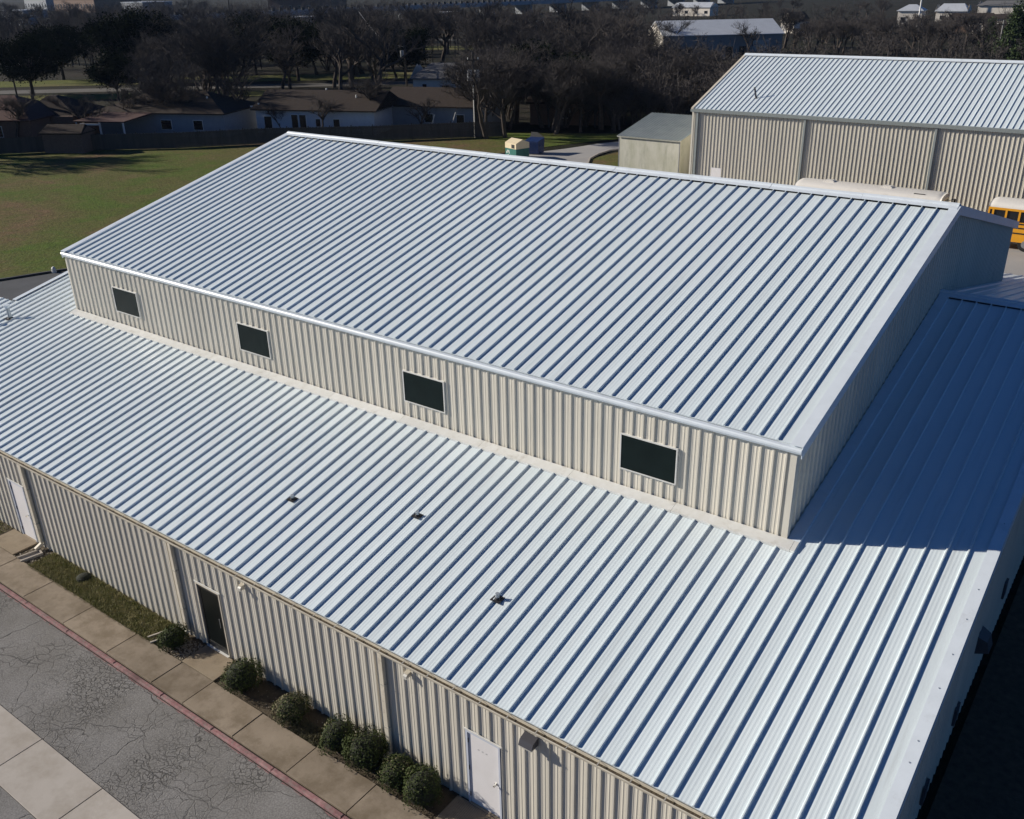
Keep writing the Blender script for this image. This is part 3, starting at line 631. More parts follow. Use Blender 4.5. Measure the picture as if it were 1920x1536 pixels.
q = MB(); q.extrude([(BY+.13, -.2), (BY2-.1, -.2), (BY2-.1, BZ-.2), (BRY, BRZ-.25), (BY+.13, BZ-.2)], BX0+.12, BX1-.1); bw = q.build('wall', MT['backing'], barn)
bm = lambda u, h, z: (u, BY+.10-h*1.55, z)
u = BX0+.1
bdx = -28.1
while u < BX1-.15:
    u2 = min(u+.914, BX1-.1); wall_panel('wall_panel', bw, bm, u, u2, lambda v: -.1, lambda v: BZ-.03, [(bdx-.02, bdx+.94, -.2, 2.12)]); u = u2
q = MB(); q.face([(BX0+.11, BY+.1, -.1), (BX0+.11, BY+.1, BZ-.05), (BX0+.11, BRY, BRZ-.1), (BX0+.11, BY2-.1, BZ-.05), (BX0+.11, BY2-.1, -.1)]); q.build('left_wall', MT['wall'], barn)
q = MB(); q.box((BX0+.02, BY+.04, -.1), (BX0+.17, BY+.052, BZ-.05)); q.build('corner_trim', MT['wall'], barn)
part_box('door', (bdx, BY+.07, 0), (bdx+.92, BY+.11, 2.1), MT['whitedoor'], barn)
MT['bgut'] = mat('grey_green_gutter', (0.24, 0.27, 0.27), 0.5, var=0.08)
q = MB(); q.extrude([(BY-.02, BZ-.03), (BY-.02, BZ-.26), (BY-.18, BZ-.26), (BY-.21, BZ-.05), (BY-.19, BZ-.05), (BY-.165, BZ-.24), (BY-.03, BZ-.24), (BY-.03, BZ-.03)], BX0-.05, BX1); q.build('gutter', MT['bgut'], barn)
for dx in (BX0+.55, -20.4, -10.65, -1.0):
    b = MB(); b.box((dx-.08, BY-.10, .1), (dx+.08, BY+.05, BZ-.26)); b.build('downspout', MT['bgut'], barn)
zz = BZ+BS*(64.81-BY)
b = MB(); b.tube((-25.56, 64.81, zz), (-25.75, 64.78, zz+.85), .075, n=8); vo = b.build('vent_pipe', MT['lamp'], barn)
c = MB(); c.tube((-25.56, 64.81, zz-.02), (-25.56, 64.81, zz+.09), .13, .07, n=8); c.build('boot', MT['boot'], vo)

# ------------------------------------------------------------------ small plastered shed beside the barn
shed = thing('storage_shed', 'small plastered shed with grey-green metal roof beside the barn', 'shed')
sx0, sx1, sy0, sy1, sz0, sz1 = -38.75, -32.5, 65.3, 71.5, 3.55, 4.78
q = MB(); q.hull8([(sx0, sy0, -.1), (sx1, sy0, -.1), (sx1, sy1, -.1), (sx0, sy1, -.1), (sx0, sy0, sz0), (sx1, sy0, sz0), (sx1, sy1, sz1), (sx0, sy1, sz1)]); q.build('wall', MT['shedwall'], shed)
q = MB(); ss = (sz1-sz0)/(sy1-sy0)
q.hull8([(sx0-.12, sy0-.15, sz0+.0), (sx1+.12, sy0-.15, sz0+.0), (sx1+.12, sy1+.15, sz1+.06), (sx0-.12, sy1+.15, sz1+.06), (sx0-.12, sy0-.15, sz0+.05), (sx1+.12, sy0-.15, sz0+.05), (sx1+.12, sy1+.15, sz1+.11), (sx0-.12, sy1+.15, sz1+.11)]); sr_ = q.build('roof', MT['shedroof'], shed)
pr = [(0, 0), (.09, 0), (.115, .055), (.16, .055), (.185, 0), (.305, 0)]
for row, (ya, yb, dz) in enumerate(((sy0-.2, (sy0+sy1)/2+.1, .062), ((sy0+sy1)/2-.05, sy1+.2, .072))):
    b = MB()
    for k in range(3):
        for (a, ha), (c, hc) in zip(pr[:-1], pr[1:]):
            b.face([(a+.305*k, ya, sz0+ss*(ya-sy0)+dz+ha), (c+.305*k, ya, sz0+ss*(ya-sy0)+dz+hc), (c+.305*k, yb, sz0+ss*(yb-sy0)+dz+hc), (a+.305*k, yb, sz0+ss*(yb-sy0)+dz+ha)])
    me = b.mesh('roof_panel', MT['shedroof']); x = sx0-.15
    while x+.9 < sx1+.3: obj('roof_panel', me, sr_, (x, 0, 0)); x += .915
for x in (sx0-.015, sx1-.045): part_box('corner_post', (x, sy0-.015, -.1), (x+.06, sy0+.045, sz0-.01), MT['steel'], shed)
part_box('fascia', (sx0-.13, sy0-.17, sz0-.06), (sx1+.13, sy0-.151, sz0+.05), MT['shedwall'], shed)

# ------------------------------------------------------------------ school buses
def bus(x0, x1, yc, label, rails, roofm, body, front=1):
    t = thing('school_bus', label, 'bus', (0, 0, 0), group='buses parked in front of the barn')
    hw = 1.14
    zr, ze, zw0, zw1, zs = 3.02, 2.62, 1.75, 2.45, 0.45
    b = MB(); b.box((x0, yc-hw, zs), (x1, yc+hw, zw0)); b.box((x0, yc-hw, zw1), (x1, yc+hw, ze-.02)); b.build('body', body, t)
    prof = [(-hw, ze-.02)] + [(-hw*math.cos(a), ze+(zr-ze)*math.sin(a)**0.85) for a in [math.pi*k/14 for k in range(1, 14)]] + [(hw, ze-.02)]
    b = MB(); n = len(prof)
    secs = [(x0, 0.72, -.10), (x0+.12, 0.9, -.03), (x0+.45, 1, 0), (x1-.45, 1, 0), (x1-.12, .92, -.03), (x1, .78, -.08)]
    for sx, k, dz in secs:
        for y, z in prof: b.v.append((sx, yc+y*(0.96+0.04*k), ze-.02+(z-ze+.02)*k+0))
    for s in range(len(secs)-1):
        for k in range(n-1): b.f.append((s*n+k, s*n+k+1, (s+1)*n+k+1, (s+1)*n+k)); b.m.append(0)
    b.f.append(tuple(range(n))); b.m.append(0); b.f.append(tuple(range((len(secs)-1)*n, len(secs)*n))[::-1]); b.m.append(0)
    ro = b.build('roof', roofm, t, smooth=True)
    for hx in (0.22, 0.62):
        c = MB(); xx = x0+(x1-x0)*hx; c.box((xx-.35, yc-.32, zr-.04), (xx+.35, yc+.32, zr+.07)); c.box((xx-.25, yc-.22, zr+.07), (xx+.25, yc+.22, zr+.10)); c.build('roof_hatch', roofm, ro)
    b = MB(); b.box((x0+.1, yc-hw+.06, zw0), (x1-.05, yc+hw-.06, zw1)); b.build('glazing', MT['housewin'], t)
    nwin = 12; step = (x1-x0-1.0)/nwin
    for s in (-1, 1):
        for k in range(nwin+1):
            xx = x0+.3+step*k; ya = yc+s*hw
            part_box('window_post', (xx-.06, min(ya, ya-s*.07), zw0), (xx+.06, max(ya, ya-s*.07), zw1), rails, t)
        for zz in (1.0, 1.35, 1.62):
            part_box('side_rail', (x0+.05, yc+s*hw-.02, zz), (x1-.05, yc+s*hw+.02, zz+.08), MT['black'], t)
    for xe in ((x0, x0+.1), (x1-.05, x1)): part_box('end_panel', (xe[0], yc-hw, zw0), (xe[1], yc-hw+.35, zw1), body, t); part_box('end_panel', (xe[0], yc+hw-.35, zw0), (xe[1], yc+hw, zw1), body, t)
    fx = x1 if front > 0 else x0
    b = MB(); a, c = (fx, fx+1.3*front); b.box((min(a, c), yc-.95, .55), (max(a, c), yc+.95, 1.55)); b.build('hood', body, t)
    b = MB(); b.box((min(fx, fx+.04*front), yc-.85, zw0), (max(fx, fx+.04*front), yc+.85, zw1)); b.build('windshield', MT['housewin'], t)
    for s in (-1, 1):
        b = MB(); b.tube((fx+.05*front, yc+s*1.1, 2.3), (fx+.35*front, yc+s*1.5, 2.35), .025, n=6); b.box((fx+.33*front-.05, yc+s*1.5-.12, 1.95), (fx+.33*front+.05, yc+s*1.5+.12, 2.35)); b.build('mirror', MT['black'], t)
        for wx in (x0+2.6, (x1+.4 if front > 0 else x0-.4)):
            b = MB(); b.tube((wx, yc+s*(hw-.28), .36), (wx, yc+s*(hw-.02), .36), .48, n=18); wo = b.build('wheel', MT['black'], t)
            c = MB(); c.tube((wx, yc+s*(hw-.02), .36), (wx, yc+s*(hw+.01), .36), .26, n=14); c.build('rim', MT['steel'], wo)
    part_box('bumper', (x0-.15, yc-1.15, .5), (x0, yc+1.15, .8), MT['black'], t)
    c = MB(); c.box((x1-1.9, yc-hw+.28, ze+.24), (x1-1.15, yc-hw+.33, ze+.33)); c.build('roof_number', MT['black'], ro)
    return t
bus(-18.5, -8.2, 57.4, 'school bus with white roof and cream window posts seen over the hall ridge', MT['bus_cream'], MT['bus_white'], MT['bus_cream'])
bus(-5.25, 5.4, 57.7, 'bright yellow school bus with white roof beside the hall gable at right edge', MT['bus_yellow'], MT['bus_white'], MT['bus_yellow'])

# ------------------------------------------------------------------ bins behind the ridge
rb = thing('recycling_bin', 'cream and green recycling container with sloped top and white arrow mark', 'bin', (-52.75, 68.4, GZ+.03), R(-17)); rb.scale = (.72, .85, .92)
b = MB(); b.extrude([(-1.0, 0), (1.0, 0), (1.0, 1.15), (-1.0, 1.15)], -1.3, 1.3); b.build('body', MT['greenbin'], rb)
b = MB(); b.extrude([(-1.02, 1.15), (1.02, 1.15), (1.02, 1.75), (0.0, 2.15), (-1.02, 1.75)], -1.32, 1.32); b.build('lid', MT['creambin'], rb)
b = MB(); b.box((-1.345, -.55, 1.25), (-1.32, .1, 1.6)); b.build('slot', MT['black'], rb)
b = MB(); b.box((.25, -1.045, 1.22), (.95, -1.02, 1.62)); b.build('slot', MT['black'], rb)
b = MB()
for k in range(3):
    a = 2*math.pi*k/3+.5; c0 = Vector((-.65+.26*math.cos(a), -1.005, .62+.26*math.sin(a))); tdir = Vector((-math.sin(a), 0, math.cos(a))); rd = Vector((math.cos(a), 0, math.sin(a)))
    b.face([c0-tdir*.2-rd*.06, c0+tdir*.06-rd*.06, c0+tdir*.06+rd*.06, c0-tdir*.2+rd*.06]); b.face([c0+tdir*.06-rd*.13, c0+tdir*.26, c0+tdir*.06+rd*.13])
b.build('arrow_mark', MT['whitepvc'], rb)
bb = thing('dumpster', 'dark blue steel dumpster with open black lid beside the green bin', 'dumpster', (-52.75, 71.5, GZ+.03), R(10)); bb.scale = (.86, .86, .92)
b = MB(); b.extrude([(-.8, .1), (.8, .1), (.95, 1.3), (.95, 1.75), (-.95, 1.5), (-.95, 1.3)], -.95, .95); b.build('body', MT['bluebin'], bb)
b = MB(); b.hull8([(-.97, .93, 1.74), (.97, .93, 1.74), (.97, .99, 1.74), (-.97, .99, 1.74), (-.97, 1.2, 2.25), (-.1, 1.2, 2.25), (-.1, 1.26, 2.25), (-.97, 1.26, 2.25)]); b.build('lid', MT['black'], bb)
for s in (-1, 1):
    b = MB(); b.box((s*.95-.06, -.5, .9), (s*.95+.06, .5, 1.1)); b.build('fork_pocket', MT['bluebin'], bb)

# ------------------------------------------------------------------ planting by the front wall
def leaf_ball(seed, r, hz, n, dry=0.0, size=0.055):
    rg = random.Random(seed); b = MB()
    ph = [rg.uniform(0, 6.28) for _ in range(6)]
    def rad(d): return r*(1+0.10*math.sin(3*d.x+ph[0])+0.09*math.sin(4*d.y+ph[1])+0.08*math.sin(5*d.z+ph[2])+0.06*math.sin(9*d.x*d.y+ph[3]))
    for k in range(n):
        d = Vector((rg.gauss(0, 1), rg.gauss(0, 1), rg.gauss(0, 1))).normalized()
        if d.z < -0.55: d.z *= -0.4
        p = d*rad(d)*rg.uniform(0.80, 1.06); p.z = p.z*hz+r*hz*0.82
        t = (d+Vector((rg.gauss(0, .5), rg.gauss(0, .5), rg.gauss(0, .5)))).normalized()
        u = t.cross(Vector((rg.gauss(0, 1), rg.gauss(0, 1), rg.gauss(0, 1)))).normalized(); v = t.cross(u)
        s = size*rg.uniform(.6, 1.2)
        b.face([p-u*s*.5, p+v*s*.28, p+u*s*.5, p-v*s*.28], 1 if rg.random() < dry*(1.6 if d.x < -.1 else .6) else 0)  # tan leaves favour the sunward side, light put into the colour
    return b.mesh('foliage', [MT['leaf'], MT['leaf_dry_lit']])
def core_ball(r, hz):  # near-black inner ball stands in for shade within the leaves, plus stems
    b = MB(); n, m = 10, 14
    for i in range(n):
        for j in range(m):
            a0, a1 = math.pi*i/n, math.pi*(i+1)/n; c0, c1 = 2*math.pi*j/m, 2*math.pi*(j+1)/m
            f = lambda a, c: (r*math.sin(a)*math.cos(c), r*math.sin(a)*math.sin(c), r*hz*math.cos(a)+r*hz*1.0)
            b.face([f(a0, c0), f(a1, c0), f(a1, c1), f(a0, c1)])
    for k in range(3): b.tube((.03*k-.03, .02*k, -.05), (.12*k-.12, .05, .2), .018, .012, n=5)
    return b.mesh('shade_core_stems', MT['leafcore'])
shrubs = [(-14.62, -0.52, .40, .80, 'small dark round shrub beside the downspout left of the dark door', 0.0, 1),
          (-11.62, -0.50, .52, .88, 'round clipped shrub nearest the dark glass door', 0.02, 2),
          (-9.70, -0.48, .47, .72, 'low shrub with tan leaves painting light on its sunny side, second from the dark door', .55, 3),
          (-7.98, -0.50, .48, .85, 'clipped shrub third from the dark door, beside bare tan clumps', .12, 4),
          (-7.02, -0.46, .52, .90, 'round clipped shrub just left of the middle downspout foot', .02, 5),
          (-6.02, -0.50, .46, .80, 'dark loose shrub between two round ones right of the downspout', .10, 6),
          (-5.22, -0.52, .50, .86, 'largest clipped shrub, nearest the right white door', .02, 7)]
for sx, sy, r, hz, lab, dry, sd in shrubs:
    t = thing('shrub', lab, 'shrub', (sx, sy, -.05), group='clipped shrubs along the front wall')
    obj('foliage', leaf_ball(sd, r, hz, 3800, dry, .05), t); obj('shade_core_stems', core_ball(r*.80, hz), t)
# dry ground-cover clump, grass strip, river rocks, splash blocks
rg = random.Random(5); b = MB()
def blades(b, n, x0, x1, y0, y1, h0, h1, skip=()):
    k = 0
    while k < n:
        x, y = rg.uniform(x0, x1), rg.uniform(y0, y1)
        if any(a < x < c for a, c in skip): k += 1; continue
        a = rg.uniform(0, 6.28); l = rg.uniform(h0, h1); w_ = rg.uniform(.006, .014)
        dx, dy = math.cos(a), math.sin(a); lean = rg.uniform(.2, .9)*l
        b.face([(x-dy*w_, y+dx*w_, -.055), (x+dy*w_, y-dx*w_, -.055), (x+dx*lean, y+dy*lean, -.05+l)]); k += 1
blades(b, 30000, -22.3, -15.1, -.92, .0, .04, .11, [(-22.9, -21.9)])
blades(b, 9000, -37, -24.6, -.90, .0, .03, .09)
tag(b.build('grass', MT['blade']), 'patchy green grass strip between sidewalk and front wall', 'grass', kind='stuff')
b = MB(); blades(b, 2600, -9.4, -8.35, -.90, -.35, .03, .09); blades(b, 1500, -15.2, -14.9, -.9, -.1, .03, .08); blades(b, 7000, -22.0, -15.1, -.92, .0, .03, .10)
tag(b.build('dry_grass', MT['leaf_dry_lit']), 'dry tan grass clumps between the shrubs', 'grass', kind='stuff')
b = MB()
def rock(b, x, y, z, r):
    n = 6; ph = rg.uniform(0, 6)
    top = (x+rg.uniform(-.2, .2)*r, y, z+r*.7)
    ring = [(x+r*rg.uniform(.75, 1.15)*math.cos(ph+2*math.pi*k/n), y+r*.8*rg.uniform(.75, 1.15)*math.sin(ph+2*math.pi*k/n), z) for k in range(n)]
    ring2 = [(x+(p[0]-x)*.75, y+(p[1]-y)*.75, z+r*.5) for p in ring]
    for k in range(n):
        b.face([ring[k], ring[(k+1) % n], ring2[(k+1) % n], ring2[k]]); b.face([ring2[k], ring2[(k+1) % n], top])
for k in range(330): rock(b, rg.uniform(-14.95, -13.85), rg.uniform(-.82, -.05), -.055, rg.uniform(.018, .045))
for k in range(90): rock(b, rg.uniform(-22.9, -21.9), rg.uniform(-.85, -.05), -.055, rg.uniform(.018, .05))
for k in range(160): rock(b, rg.uniform(-12.3, -4.8), rg.uniform(-.86, -.02), -.055, rg.uniform(.01, .025))
tag(b.build('gravel', MT['rock']), 'river gravel around the downspout feet and shrubs', 'gravel', kind='stuff')
def splash(x, y, lab, rz):
    t = thing('splash_block', lab, 'splash block', (x, y, -.05), rz, group='splash blocks under the downspouts')
    b = MB()
    b.box((-.17, -.40, 0), (.17, .30, .025)); b.build('base', MT['concrete'], t)
    for a, c in (((-.17, -.40, .025), (-.12, .30, .085)), ((.12, -.40, .025), (.17, .30, .085)), ((-.12, .25, .025), (.12, .30, .085))):
        part_box('rim', a, c, MT['concrete'], t)
splash(-22.38, -.50, 'concrete splash block at the downspout beside the left white door', R(-12))
splash(-15.18, -.48, 'concrete splash block beside the small dark shrub', R(-22))
b = MB(); b.tube((-19.75, -.22, -.06), (-19.75, -.22, .05), .25, .22, n=18); b.tube((-19.75, -.22, .05), (-19.75, -.22, .11), .22, .13, n=18); b.tube((-19.75, -.22, .11), (-19.75, -.22, .13), .13, .05, n=18)  # low near-black dome of three tapered rings
tag(b.build('black_dome', MT['leafcore']), 'low round black dome in the grass strip', 'valve cover')
b = MB(); b.tube((-54.05, 18.05, GZ), (-54.05, 18.05, .18), .16, .13, n=10); b.tube((-54.05, 18.05, .18), (-54.05, 18.05, .27), .13, .05, n=10)
tag(b.build('bollard', MT['whitepvc']), 'small white bollard on the dark kerb behind the hall', 'bollard')

# ------------------------------------------------------------------ fence
fence = thing('board_fence', 'long dark wooden privacy fence between the lawn and the house yards', 'fence')
b = MB(); rg = random.Random(8)
for k in range(16):
    h = 1.80+rg.uniform(-.03, .03); x = k*.15
    b.box((x+.004, -.012, .05), (x+.145, .012, h))
for z in (.35, .95, 1.55): b.box((0, .013, z), (2.4, .05, z+.09))
pmesh = b.mesh('fence_panel', MT['fence'])
b = MB(); b.box((-.05, .051, 0), (.05, .14, 1.95)); pom = b.mesh('post', MT['fence'])
fpts = [(-150, 2.5), (-105.6, 40.6), (-99.6, 46.9), (-90.8, 53.6), (-84.1, 61.3), (-74.0, 68.8), (-65.8, 76.8), (-62.5, 79.2)]
for p, q in zip(fpts[:-1], fpts[1:]):
    p, q = Vector((*p, GZ)), Vector((*q, GZ)); d = q-p; n = max(1, round(d.length/2.42)); a = math.atan2(d.y, d.x)
    for k in range(n):
        o = obj('fence_panel', pmesh, fence, p+d*(k/n), a); o.scale.x = (d.length/n)/2.42
        obj('post', pom, fence, p+d*(k/n), a)

# ------------------------------------------------------------------ houses
def house(name, label, x, y, ang, w_, d_, ze, zr, roof, wallm, roofm, wins=(), hipl=0, hipr=0, cat='house', ov=.45, ribs=False, base=GZ, gcol=None, extra=None):
    t = thing(name, label, cat, (x, y, base), R(ang))
    ze -= base; zr -= base
    b = MB(); b.box((ov, ov, 0), (w_-ov, d_-ov, ze)); 
    if roof == 'gable':
        for xx in (ov, w_-ov): b.face([(xx, ov, ze), (xx, d_-ov, ze), (xx, d_/2, zr-.12)])
    b.build('wall', wallm, t)
    b = MB(); th = .14
    rl, rr = (hipl, w_-hipr)
    A, B, C, D = (0, 0, ze), (w_, 0, ze), (w_, d_, ze), (0, d_, ze); P, Q = (rl, d_/2, zr), (rr, d_/2, zr)
    up = lambda p: (p[0], p[1], p[2]+th)
    if roof == 'flat':
        b.box((0, 0, ze), (w_, d_, ze+.35))
    else:
        b.face([up(A), up(B), up(Q), up(P)]); b.face([up(C), up(D), up(P), up(Q)]); b.face([up(B), up(C), up(Q)]); b.face([up(D), up(A), up(P)])
        b.face([A, D, C, B])
        for p, q in ((A, B), (B, C), (C, D), (D, A)): b.face([p, q, up(q), up(p)])
    ro = b.build('roof', roofm, t)
    if roof == 'gable':
        for xx, xn in ((0, 'l'), (w_, 'r')):
            b = MB(); b.face([(xx, 0, ze), (xx, d_/2, zr), (xx, d_, ze)]) ; b.build('gable', gcol or wallm, t)
    for (wx, wz, ww, wh, kind) in wins:
        b = MB(); yy = ov
        b.box((wx-.06, yy-.05, wz-.06), (wx+ww+.06, yy-.001, wz+wh+.06)); nm = b.build('door' if kind == 'd' else 'window', MT['whitetrim'], t)
        part_box('pane', (wx, yy-.07, wz), (wx+ww, yy-.051, wz+wh), MT['housewin'], nm)
    return t, ro
def roofvent(ro, x, y, z, h=.5, m='whitepvc', r=.11):
    b = MB(); b.tube((x, y, z-.2), (x, y, z+h), r, n=8); b.build('roof_vent', MT[m], ro)

hA, rA = house('brick_house', 'brick house with reddish-brown hip roof at the far left edge', -120.5, 40.0, 28, 13.5, 10.5, 2.6, 4.9, 'hip', MT['brick'], MT['shingle_red'], [(8, .9, 1.2, 1.2, 'w'), (3, .9, 1.2, 1.2, 'w')], 4, 5)
roofvent(rA, 10.2, 6.2, 4.6, .5, 'polewood', .2)
b = MB(); b.hull8([(8.5, 4, 2.7), (16.5, 5.2, 2.7), (16.5, 13, 2.7), (8.5, 13, 2.7), (11, 8, 4.8), (12, 8.2, 4.8), (12, 9, 4.8), (11, 9, 4.8)]); b.build('rear_hip_roof', MT['shingle_brown'], hA)
part_box('rear_wing_wall', (8.9, 4.6, 0), (16.1, 12.6, 2.75), MT['brick'], hA)
hB, rB = house('ranch_house', 'brown hip-roofed ranch house left of the white house, behind the fence', -109.0, 54.4, 23, 18.6, 10, 2.6, 4.7, 'hip', MT['greywall'], MT['shingle_brown'], [(9.5, .9, 1.4, 1.1, 'w'), (14, .9, 1.2, 1.1, 'w')], 6, 5)
roofvent(rB, 14.6, 3.4, 4.0, .5)
# porch roof of the ranch house
b = MB(); b.hull8([(1.2, -5.2, 2.42), (8.2, -5.2, 2.42), (8.8, 0, 2.75), (2.0, 0, 2.75), (1.2, -5.2, 2.55), (8.2, -5.2, 2.55), (8.8, 0, 2.95), (2.0, 0, 2.95)]); b.build('porch_roof', MT['shingle_red'], hB)
for px_ in (1.5, 4.7, 7.9): part_box('porch_post', (px_-.08, -5.05, 0), (px_+.08, -4.9, 2.42), MT['whitetrim'], hB)
part_box('porch_beam', (2.2, -5.3, 2.1), (5.0, -5.21, 2.28), MT['whitetrim'], hB)
hC, rC = house('white_house', 'white-sided house with brown roof and dark patio door behind the fence', -92.6, 66.2, 21, 17.0, 9.5, 2.6, 4.5, 'gable', MT['whitewall'], MT['shingle_brown'],
               [(1.6, .6, 1.0, 1.4, 'w'), (5.4, .25, .85, 2.0, 'd'), (6.5, .25, .85, 2.0, 'd'), (8.7, .9, .6, .9, 'w'), (11.1, .9, .8, .9, 'w')], 0, 0)
roofvent(rC, 8.3, 5.0, 4.4, .55); roofvent(rC, 13.2, 3.1, 3.9, .5); roofvent(rC, .6, 1.2, 3.0, .5)
b = MB(); b.hull8([(-.4, .8, 3.05), (2.6, .8, 3.05), (2.6, .92, 3.05), (-.4, .92, 3.05), (-.4, .8, 3.2), (2.6, .8, 3.2), (2.6, .92, 3.2), (-.4, .92, 3.2)]); b.build('gutter_pipe', MT['whitepvc'], hC)
hD, rD = house('grey_house', 'long grey-walled house with brown roof left of the tall utility pole', -80.8, 77.0, 17, 14.5, 9, 2.6, 4.4, 'gable', MT['greywall'], MT['shingle_brown'], [(6.2, .9, 1.1, 1.0, 'w'), (10.5, .9, 1.0, 1.0, 'w')])
hE, rE = house('gabled_house', 'small pale house with grey gabled roof behind the grey house', -100.3, 104.4, 24, 10.5, 9, 2.7, 4.7, 'gable', MT['palewall'], MT['shingle_grey'], [(2.0, .8, .7, 1.3, 'w'), (5.2, .9, 1.3, 1.0, 'w')], 2.5, 1.5)
hW, rW = house('garden_shed', 'small brown-roofed garden shed in the yard behind the left fence', -101.8, 43.5, 29, 5.2, 3.2, 1.95, 2.75, 'gable', MT['brick'], MT['shingle_brown'], [], .3, .3, cat='shed', ov=.2)
hT, rT = house('tool_shed', 'low white-trimmed shed between the white house and grey house', -84.6, 74.0, 20, 3.0, 2.6, 2.0, 2.5, 'gable', MT['whitewall'], MT['shingle_grey'], [], 0, 0, cat='shed', ov=.15)
hK, rK = house('brick_cottage', 'dim brown cottage under the trees right of the utility pole', -66.0, 88.5, 24, 11.5, 8, 2.5, 4.2, 'gable', MT['brick'], MT['shingle_brown'], [(4.5, .9, 1.1, 1.1, 'w')])
# far metal warehouse: left gable coloured pale as sunlit, long wall coloured darker as shaded
hZ = thing('warehouse', 'grey metal warehouse with pale sunlit gable among the bare trees', 'building', (-97.3, 184.5, GZ), R(38.7))
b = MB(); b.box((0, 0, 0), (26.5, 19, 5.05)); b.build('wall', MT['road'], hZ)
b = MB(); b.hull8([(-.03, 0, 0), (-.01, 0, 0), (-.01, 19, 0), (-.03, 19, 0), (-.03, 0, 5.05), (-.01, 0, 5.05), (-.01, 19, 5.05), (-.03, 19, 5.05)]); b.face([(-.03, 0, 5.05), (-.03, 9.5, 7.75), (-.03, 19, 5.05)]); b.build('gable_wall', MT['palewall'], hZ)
b = MB(); b.extrude([(-.3, 5.1), (9.5, 7.8), (19.3, 5.1), (19.3, 4.95), (9.5, 7.6), (-.3, 4.95)], -.3, 26.8); b.build('roof', MT['galv'], hZ)
for xx in (5, 14, 17): b = MB(); b.box((xx, -.08, 0), (xx+1.6, -.01, 2.6)); b.build('door', MT['housewin'], hZ)
part_box('wide_door', (20, -.09, 0), (23.5, -.01, 3.8), MT['steel'], hZ)
house('white_cottage', 'tiny white gabled cottage right of the grey warehouse', -107.5, 289.5, 72, 8, 6, 3.2, 5.8, 'gable', MT['palewall'], MT['shingle_brown'], [])
far = [('far_house', 'pale square house by the tall light pole at top right', -89.7, 334.0, 7, 8.5, 9, 4.8, 6.6, 'hip', 'palewall', 'galv', 3, 3),
       ('far_house', 'pale-gabled house just right of the tall light pole', -86.6, 371.0, 4, 11, 9, 3.4, 5.8, 'gable', 'palewall', 'galv', 2, 2),
       ('far_house', 'brown-roofed house below the white terrace at top right', -67.9, 306.0, 9, 15, 9, 3, 5, 'gable', 'brick', 'shingle_brown', 2, 2),
       ('far_building', 'long white sunlit building at the upper right corner', -66.5, 340.0, 3, 17, 12, 6.2, 7.5, 'gable', 'palewall', 'shingle_grey', 2, 2),
       ('far_building', 'low white row below the long white building', -60.0, 300.0, 2, 12, 8, 4.0, 5.0, 'gable', 'palewall', 'shingle_brown', 1, 1),
       ('far_building', 'big grey-roofed building at the right edge near the top', -46.0, 300.0, 2, 22, 22, 6, 9, 'gable', 'greywall', 'galv', 1, 1),
       ('far_building', 'blue-shaded flat building at the top left corner', -874, 452, -5, 44, 40, 9, 9, 'flat', 'greywall', 'road', 0, 0),
       ('far_building', 'wide tan flat-roofed building along the top left edge', -786, 430, -5, 70, 40, 9, 9, 'flat', 'brick', 'road', 0, 0),
       ('far_building', 'low pale flat building at the left edge below the top', -660, 322, 3, 26, 18, 4.5, 4.5, 'flat', 'greywall', 'galv', 0, 0),
       ('far_building', 'small pale flat building under the top left ones', -523, 255, 7, 15, 9, 4.2, 4.2, 'flat', 'greywall', 'galv', 0, 0),
       ('far_building', 'pale shop block at the top, left of centre', -654, 407, -4, 30, 24, 7, 7, 'flat', 'greywall', 'galv', 0, 0),
       ('far_building', 'tan brick block behind the overpass, left of centre', -420, 345, 20, 38, 20, 10, 10, 'flat', 'brick', 'shingle_red', 0, 0),
       ('far_building', 'long low white-roofed building in front of the overpass', -372, 285, 37, 40, 16, 4.5, 4.5, 'flat', 'greywall', 'whitetrim', 0, 0),
       ('far_building', 'grey flat building right of the white-roofed one', -318, 270, 37, 30, 14, 4.0, 4.0, 'flat', 'greywall', 'galv', 0, 0),
       ('far_building', 'low white-roofed strip under the overpass near top centre', -290, 322, 37, 16, 8, 4.0, 4.0, 'flat', 'greywall', 'whitetrim', 0, 0),
       ('far_building', 'pale low yard building beyond the trees at top centre', -204.5, 259.8, 37, 20, 9, 3.2, 3.2, 'flat', 'greywall', 'galv', 0, 0),
       ('far_house', 'pale-roofed house above the grey warehouse', -213, 411, -2, 20, 9, 3.5, 5.5, 'gable', 'palewall', 'galv', 1, 1)]
for nm, lab, x, y, a, w_, d_, ze, zr, rt, wm, rm, hl, hr in far:
    n = max(2, int(w_/5)); wl = [(w_*(k+.35)/n, ze*.3, min(1.6, w_/n*.4), ze*.35, 'w') for k in range(n)]
    house(nm, lab, x, y, a, w_, d_, ze, zr, rt, MT[wm], MT[rm], wl, hl, hr, cat='building' if 'building' in nm else 'house')
# streets and clearings between the trees
def strip(name, a, c, wd, m, z):
    a, c = Vector((*a, 0)), Vector((*c, 0)); d = (c-a).normalized(); nn = Vector((-d.y, d.x, 0))*wd/2
    sheet(name, [(p.x, p.y) for p in (a-nn, c-nn, c+nn, a+nn)], z, m)
strip('street', (-205, 53), (-60, 168), 6.5, MT['street'], GZ+.02)
strip('meadow', (-215, 66), (-118, 142), 13, MT['meadow'], GZ+.0)
strip('meadow', (-196, 46), (-128, 99), 9, MT['meadow'], GZ+.004)
strip('meadow', (-112, 99), (-99, 113), 9, MT['meadow'], GZ+.008)
strip('street', (-240, 213), (-120, 262), 8, MT['street'], GZ+.02)
strip('meadow', (-185, 196), (-140, 214), 14, MT['meadow'], GZ+.0)
